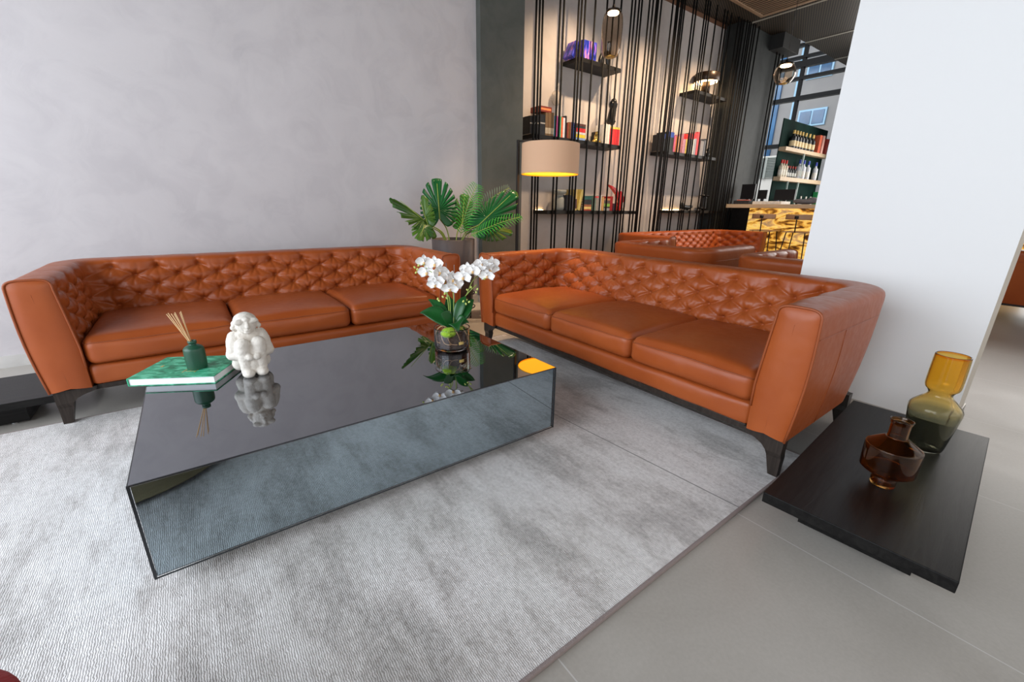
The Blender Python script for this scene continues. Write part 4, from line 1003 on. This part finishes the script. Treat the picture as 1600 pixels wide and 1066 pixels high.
# ------------------------------------------------------------------ pendants
def pendant(label, p, prof, tall):
    t = thing('pendant_lamp', label, 'pendant lamp', p)
    th = .003; out = smoothprof(prof, 6); inn = [(max(0, r-th), z) for r, z in out][::-1]
    b = BM(); lathe(b, out+inn, (0, 0, 0), 48, close=True); obj('glass_shade', b, SMOKEG, t, True)
    zt = prof[-1][1]
    b = BM(); lathe(b, [(0, zt-.004), (prof[-1][0]+.006, zt-.004), (prof[-1][0]+.004, zt+.012), (.02, zt+.03), (.012, zt+.06), (0, zt+.06)], (0, 0, 0), 36); obj('cap', b, BRZ, t, True)
    b = BM(); tube(b, [(0, 0, zt+.05), (0, 0, ZC-p[2])], .003, 6); obj('cord', b, BLACK, t, True)
    zb = prof[0][1]; b = BM(); lathe(b, [(0, zb), (prof[0][0]+.012, zb), (prof[0][0]+.016, zb+.012), (.012, zb+.02), (0, zb+.03)], (0, 0, 0), 28); obj('foot_disc', b, GOLD, t, True)
    b = BM(); lathe(b, [(0, zt-.02), (prof[-1][0]*.8, zt-.02), (prof[-1][0]*.8, zt-.006), (0, zt-.006)], (0, 0, 0), 32); obj('light_disc', b, mat('pendant_glow', (1, .85, .6), .5, emit=(1, .72, .42), estr=14), t, True)
p1 = onz(956, 53, 2.88); p2 = onz(1226, 115, 2.9)
pendant('tall smoked glass pendant lamp hanging before the blue book shelf', (p1.x, p1.y, 2.88), [(.035, -.215), (.078, -.20), (.098, -.14), (.105, -.03), (.107, .08), (.095, .16), (.07, .195)], True)
pendant('round smoked glass pendant lamp hanging near the bar window', (p2.x, p2.y, 2.9), [(.03, -.128), (.08, -.115), (.118, -.06), (.132, .0), (.118, .06), (.085, .105)], False)

# ------------------------------------------------------------------ ceiling vent
VM = mat('bronze_vent_frame', (.36, .24, .15), .45, metal=.4, bump=(40, .05))
t = thing('ceiling_vent', 'square bronze framed air vent in the dark mesh ceiling', 'vent', (7.95, 3.92, ZC-.03))
b = BM()
for (x0, x1, y0, y1) in ((-.62, .62, -.50, -.44), (-.62, .62, .44, .50), (-.62, -.56, -.44, .44), (.56, .62, -.44, .44)): box(b, x0, x1, y0, y1, 0, .028, bev=.003)
obj('frame', b, VM, t)
b = BM()
for k in range(16): x = -.55+.069*k; box(b, x, x+.016, -.44, .44, .006, .018)
obj('slats', b, VM, t)
b = BM(); box(b, -.57, .57, -.45, .45, .020, .026); obj('backing', b, mat('vent_backing', (.006, .007, .010), .6, bump=(30, .1)), t)

# ------------------------------------------------------------------ bar
ONYX, g = newmat('backlit_onyx', .3)
tcn = g.n('TexCoord').outputs['Object']; mp = g.n('Mapping', i={'Scale': (1, .8, 2.6)}); g.l(tcn, mp.inputs[0])
nn = g.n('TexNoise', i={'Scale': 1.7, 'Detail': 7, 'Distortion': 2.4}); g.l(mp.outputs[0], nn.inputs[0])
cc = g.ramp(nn.outputs[0], [(.36, (.06, .02, .003)), (.43, (.30, .12, .015)), (.48, (.80, .42, .06)), (.55, (1, .66, .17)), (.62, (.62, .36, .12)), (.72, (.35, .22, .12))])
g.l(cc, g.b.inputs['Base Color']); g.l(cc, g.b.inputs['Emission Color'])
g.b.inputs['Emission Strength'].default_value = .42
t = thing('bar_counter', 'bar counter with a wooden top and glowing yellow onyx front', 'bar counter', (8.95, 0, 0))
b = BM(); box(b, -.1, .75, .3, 4.66, 1.175, 1.245, bev=.005); obj('countertop', b, PALEWOOD, t)
b = BM(); box(b, .05, .12, .4, 4.25, .06, 1.174); obj('onyx_front', b, ONYX, t)
b = BM(); box(b, .12, .7, .4, 4.6, .0, 1.174); box(b, .05, .12, 4.25, 4.6, 0, 1.174); obj('cabinet', b, BLACKWOOD, t)
WOODST = mat('bent_oak_seat', (.36, .20, .10), .45, vary=(8, (.45, .27, .14)), bump=(20, .1))
def stool(label, x, y):
    t = thing('bar_stool', label, 'bar stool', (x, y, 0))
    b = BM(); box(b, -.19, .19, -.20, .20, .765, .785, bev=.006); obj('seat', b, WOODST, t)
    b = BM(); P = []
    for i in range(17):
        a = R(-55+110*i/16); P.append([Vector((-.05-.17*math.cos(a)-.0, .21*math.sin(a)/math.sin(R(55)), z)) for z in (.985, 1.00, 1.06, 1.075)])
    grid(b, P); o = obj('backrest', b, WOODST, t, True); o.modifiers.new('s', 'SOLIDIFY').thickness = .014
    b = BM(); tube(b, [(-.19, 0, .77), (-.215, 0, 1.05)], .011, 8); box(b, -.236, -.224, -.03, .03, 1.0, 1.05); obj('back_support', b, BLACK, t, True)
    for sx_ in (-1, 1):
        for sy in (-1, 1):
            b = BM(); tube(b, [(sx_*.15, sy*.15, .768), (sx_*.21, sy*.22, 0)], .010, 8); obj('leg', b, BLACK, t, True)
    b = BM(); q = [(-.19, -.196, .25), (.19, -.196, .25), (.19, .196, .25), (-.19, .196, .25)]; tube(b, q, .008, 8, closed=True); obj('footrest', b, BLACK, t, True)
stool('black legged bar stool nearer the dark pier, left of the two', 8.74, 3.78)
stool('black legged bar stool nearer the white pillar', 8.74, 3.20)
# things on the counter
zc = 1.2455
SCR = mat('screen_black', (.010, .010, .012), .3, bump=(40, .02))
def monitor(label, px0, px1, ytop, ybot, x, tilt=0):
    y1, y0 = onx(px0, 300, x).y, onx(px1, 300, x).y; z1 = onx((px0+px1)/2, ytop, x).z; z0 = max(zc+.05, onx((px0+px1)/2, ybot, x).z)
    t = thing('monitor', label, 'monitor', (x, (y0+y1)/2, zc+.0005)); w = (y1-y0)/2
    b = BM(); box(b, 0, .03, -w, w, z0-zc, z1-zc, bev=.004); obj('screen', b, SCR, t)
    b = BM(); box(b, .03, .06, -.03, .03, .01, (z1-zc)*.6); box(b, -.05, .12, -.09, .09, 0, .01); obj('monitor_stand', b, BLACK, t)
monitor('large black screen standing at the left end of the bar counter', 1158, 1179, 288, 311, 9.30)
monitor('small black monitor in the middle of the bar counter', 1184, 1199, 297, 311, 9.35)
monitor('black till monitor near the right of the bar counter', 1211, 1243, 296, 313, 9.48)
y1, y0 = onx(1178, 312, 9.1).y, onx(1225, 312, 9.1).y
b = BM(); box(b, 0, .4, y0, y1-.03, 0, .055, bev=.003); box(b, -.006, 0, y0+.05, y0+.25, .012, .045); o = obj('till_drawer', b, cm((.60, .58, .54))); o.location = (9.0, 0, zc+.001); tag(o, 'long low beige till drawer on the bar counter', 'till drawer')
y1, y0 = onx(1146, 312, 9.1).y, onx(1174, 312, 9.1).y
t = thing('box', 'black box with colourful cards on the bar counter end', 'box', (9.0, y0, zc+.001))
b = BM(); box(b, 0, .25, 0, y1-y0-.06, 0, .07, bev=.003); obj('case', b, cm((.02, .02, .022)), t)
b = BM(); box(b, .03, .2, .05, (y1-y0)*.7, .07, .085); obj('cards', b, cm((.70, .16, .10)), t)
sculpt('cloth_heap', 'crumpled black and white cloth on the bar counter right end', 'cloth', (9.2, onx(1260, 312, 9.2).y, zc), [((0, 0, .03), (.10, .18, .045)), ((0, -.1, .06), (.06, .09, .05)), ((0, .12, .04), (.07, .1, .04))], cm((.10, .10, .12)), .012)
# back bar
YB = 4.40
t = thing('back_bar_shelf', 'tall back bar shelving with pale wood shelves in front of the window', 'shelf', (10.42, YB, 0))
b = BM(); box(b, 0, 2.42, .135, .155, 0, 2.98); obj('back_panel', b, mat('dark_green_panel', (.004, .011, .009), .8, spec=.05, vary=(1.6, (.010, .035, .028))), t)
b = BM()
for z0, z1 in ((2.35, 2.425), (1.75, 1.835), (1.15, 1.20), (.0, .08)): box(b, -.01, 2.44, -.01, .134, z0, z1, bev=.003)
obj('shelf_board', b, PALEWOOD, t)
b = BM(); box(b, 1.0, 1.02, .0, .03, 1.20, 2.35); box(b, .45, .465, 0, .03, 1.20, 1.75); obj('divider', b, mat('pale_divider', (.45, .55, .50), .4, bump=(40, .05)), t)
def bottle_proto(name, label, group, R_, Hh, cols, neck=.35, gold=None):
    t = thing(name, label, 'bottle', (0, 0, 0), 0, group)
    b = BM(); lathe(b, smoothprof([(0, 0), (R_*.96, 0), (R_, .01), (R_, Hh*(1-neck)*.9), (R_*.8, Hh*(1-neck)), (R_*.38, Hh*(1-neck*.72)), (R_*.34, Hh*.99), (0, Hh)], 3), (0, 0, 0), 16); obj('glass', b, cm(cols[0], .2), t, True)
    b = BM(); lathe(b, [(R_*.42, Hh*.80), (R_*.40, Hh*1.0), (0, Hh*1.005)], (0, 0, 0), 14); obj('cap', b, cm(cols[1]), t, True)
    b = BM(); lathe(b, [(R_*1.02, Hh*.12), (R_*1.02, Hh*.42)], (0, 0, 0), 16); obj('bottle_label', b, cm(cols[2]), t, True)
    return t
ORD = ['leftmost', 'second', 'third', 'fourth', 'fifth', 'sixth', 'seventh']
p = bottle_proto('champagne_bottle', 'black champagne magnum with a gold neck on the top back bar shelf', 'gold-necked magnums on the top shelf', .062, .36, ((.012, .012, .012), (.75, .50, .15), (.72, .55, .30)))
for i, px in enumerate((1238, 1242.5, 1247, 1251.5, 1257, 1263, 1269)):
    x = sx(px, 225, YB+.06); loc = (x, YB+.063, 2.4255)
    q = p if i == 0 else dup(p, loc)
    q.location = loc; q['label'] = 'gold-necked champagne bottle, '+(ORD[i]+' from the left').replace('leftmost from the left', 'leftmost')+' on the top bar shelf'
for i, (px, w, h_, col, lb) in enumerate(((1274, .13, .38, (.55, .10, .04), 'orange-red gift box right of the magnums'), (1279.5, .10, .385, (.80, .42, .34), 'pale pink gift box on the top back bar shelf'), (1286, .12, .34, (.35, .03, .02), 'dark red gift box at the right end of the top shelf'))):
    b = BM(); box(b, 0, w, 0, .11, 0, h_, bev=.002); o = obj('gift_box', b, cm(col)); o.location = (sx(px, 228, YB+.1)-.06, YB+.01, 2.426); tag(o, lb, 'box')
kinds = [bottle_proto('liquor_bottle', 'pale liqueur bottle with a red cap on the middle back bar shelf', 'red-capped pale bottles', .045, .34, ((.60, .52, .38), (.65, .03, .02), (.75, .70, .6))),
         bottle_proto('liquor_bottle', 'clear spirit bottle with a blue cap on the middle back bar shelf', 'blue-capped clear bottles', .055, .40, ((.62, .63, .66), (.05, .08, .45), (.75, .72, .66))),
         bottle_proto('liquor_bottle', 'short dark bottle on the middle back bar shelf', 'short dark bottles', .040, .24, ((.03, .03, .03), (.45, .04, .03), (.6, .6, .55))),
         bottle_proto('liquor_bottle', 'small blue-glass bottle with a pale neck on the lowest back bar shelf', 'small bottles on the lowest shelf', .045, .26, ((.06, .08, .16), (.75, .7, .6), (.7, .7, .7)))]
place = [(0, 1220.5), (0, 1224), (0, 1228), (2, 1231.5), (2, 1235), (2, 1239), (2, 1243), (1, 1249), (1, 1255.5), (1, 1263), (1, 1275), (3, 1216), (3, 1253), (3, 1261), (3, 1268)]
cnt = {}; KL = [('pale bottle with a red cap', 'the middle bar shelf'), ('clear bottle with a blue cap', 'the middle bar shelf'), ('short dark bottle', 'the middle bar shelf'), ('small dark blue bottle', 'the lowest bar shelf')]
for k, px in place:
    zz = 1.8355 if k < 3 else 1.2005; x = sx(px, 262 if k < 3 else 302, YB+.06); loc = (x, YB+.063, zz)
    n_ = cnt.get(k, 0); cnt[k] = n_+1; q = kinds[k] if n_ == 0 else dup(kinds[k], loc)
    q.location = loc; q['label'] = KL[k][0]+', '+(ORD[n_]+' from the left').replace('leftmost from the left', 'leftmost')+' on '+KL[k][1]
b = BM(); box(b, 0, .12, 0, .11, 0, .38, bev=.003); o = obj('gift_box', b, cm((.03, .35, .10))); o.location = (12.70, YB+.01, 1.2005); tag(o, 'tall green box at the right of the lowest back bar shelf', 'box')
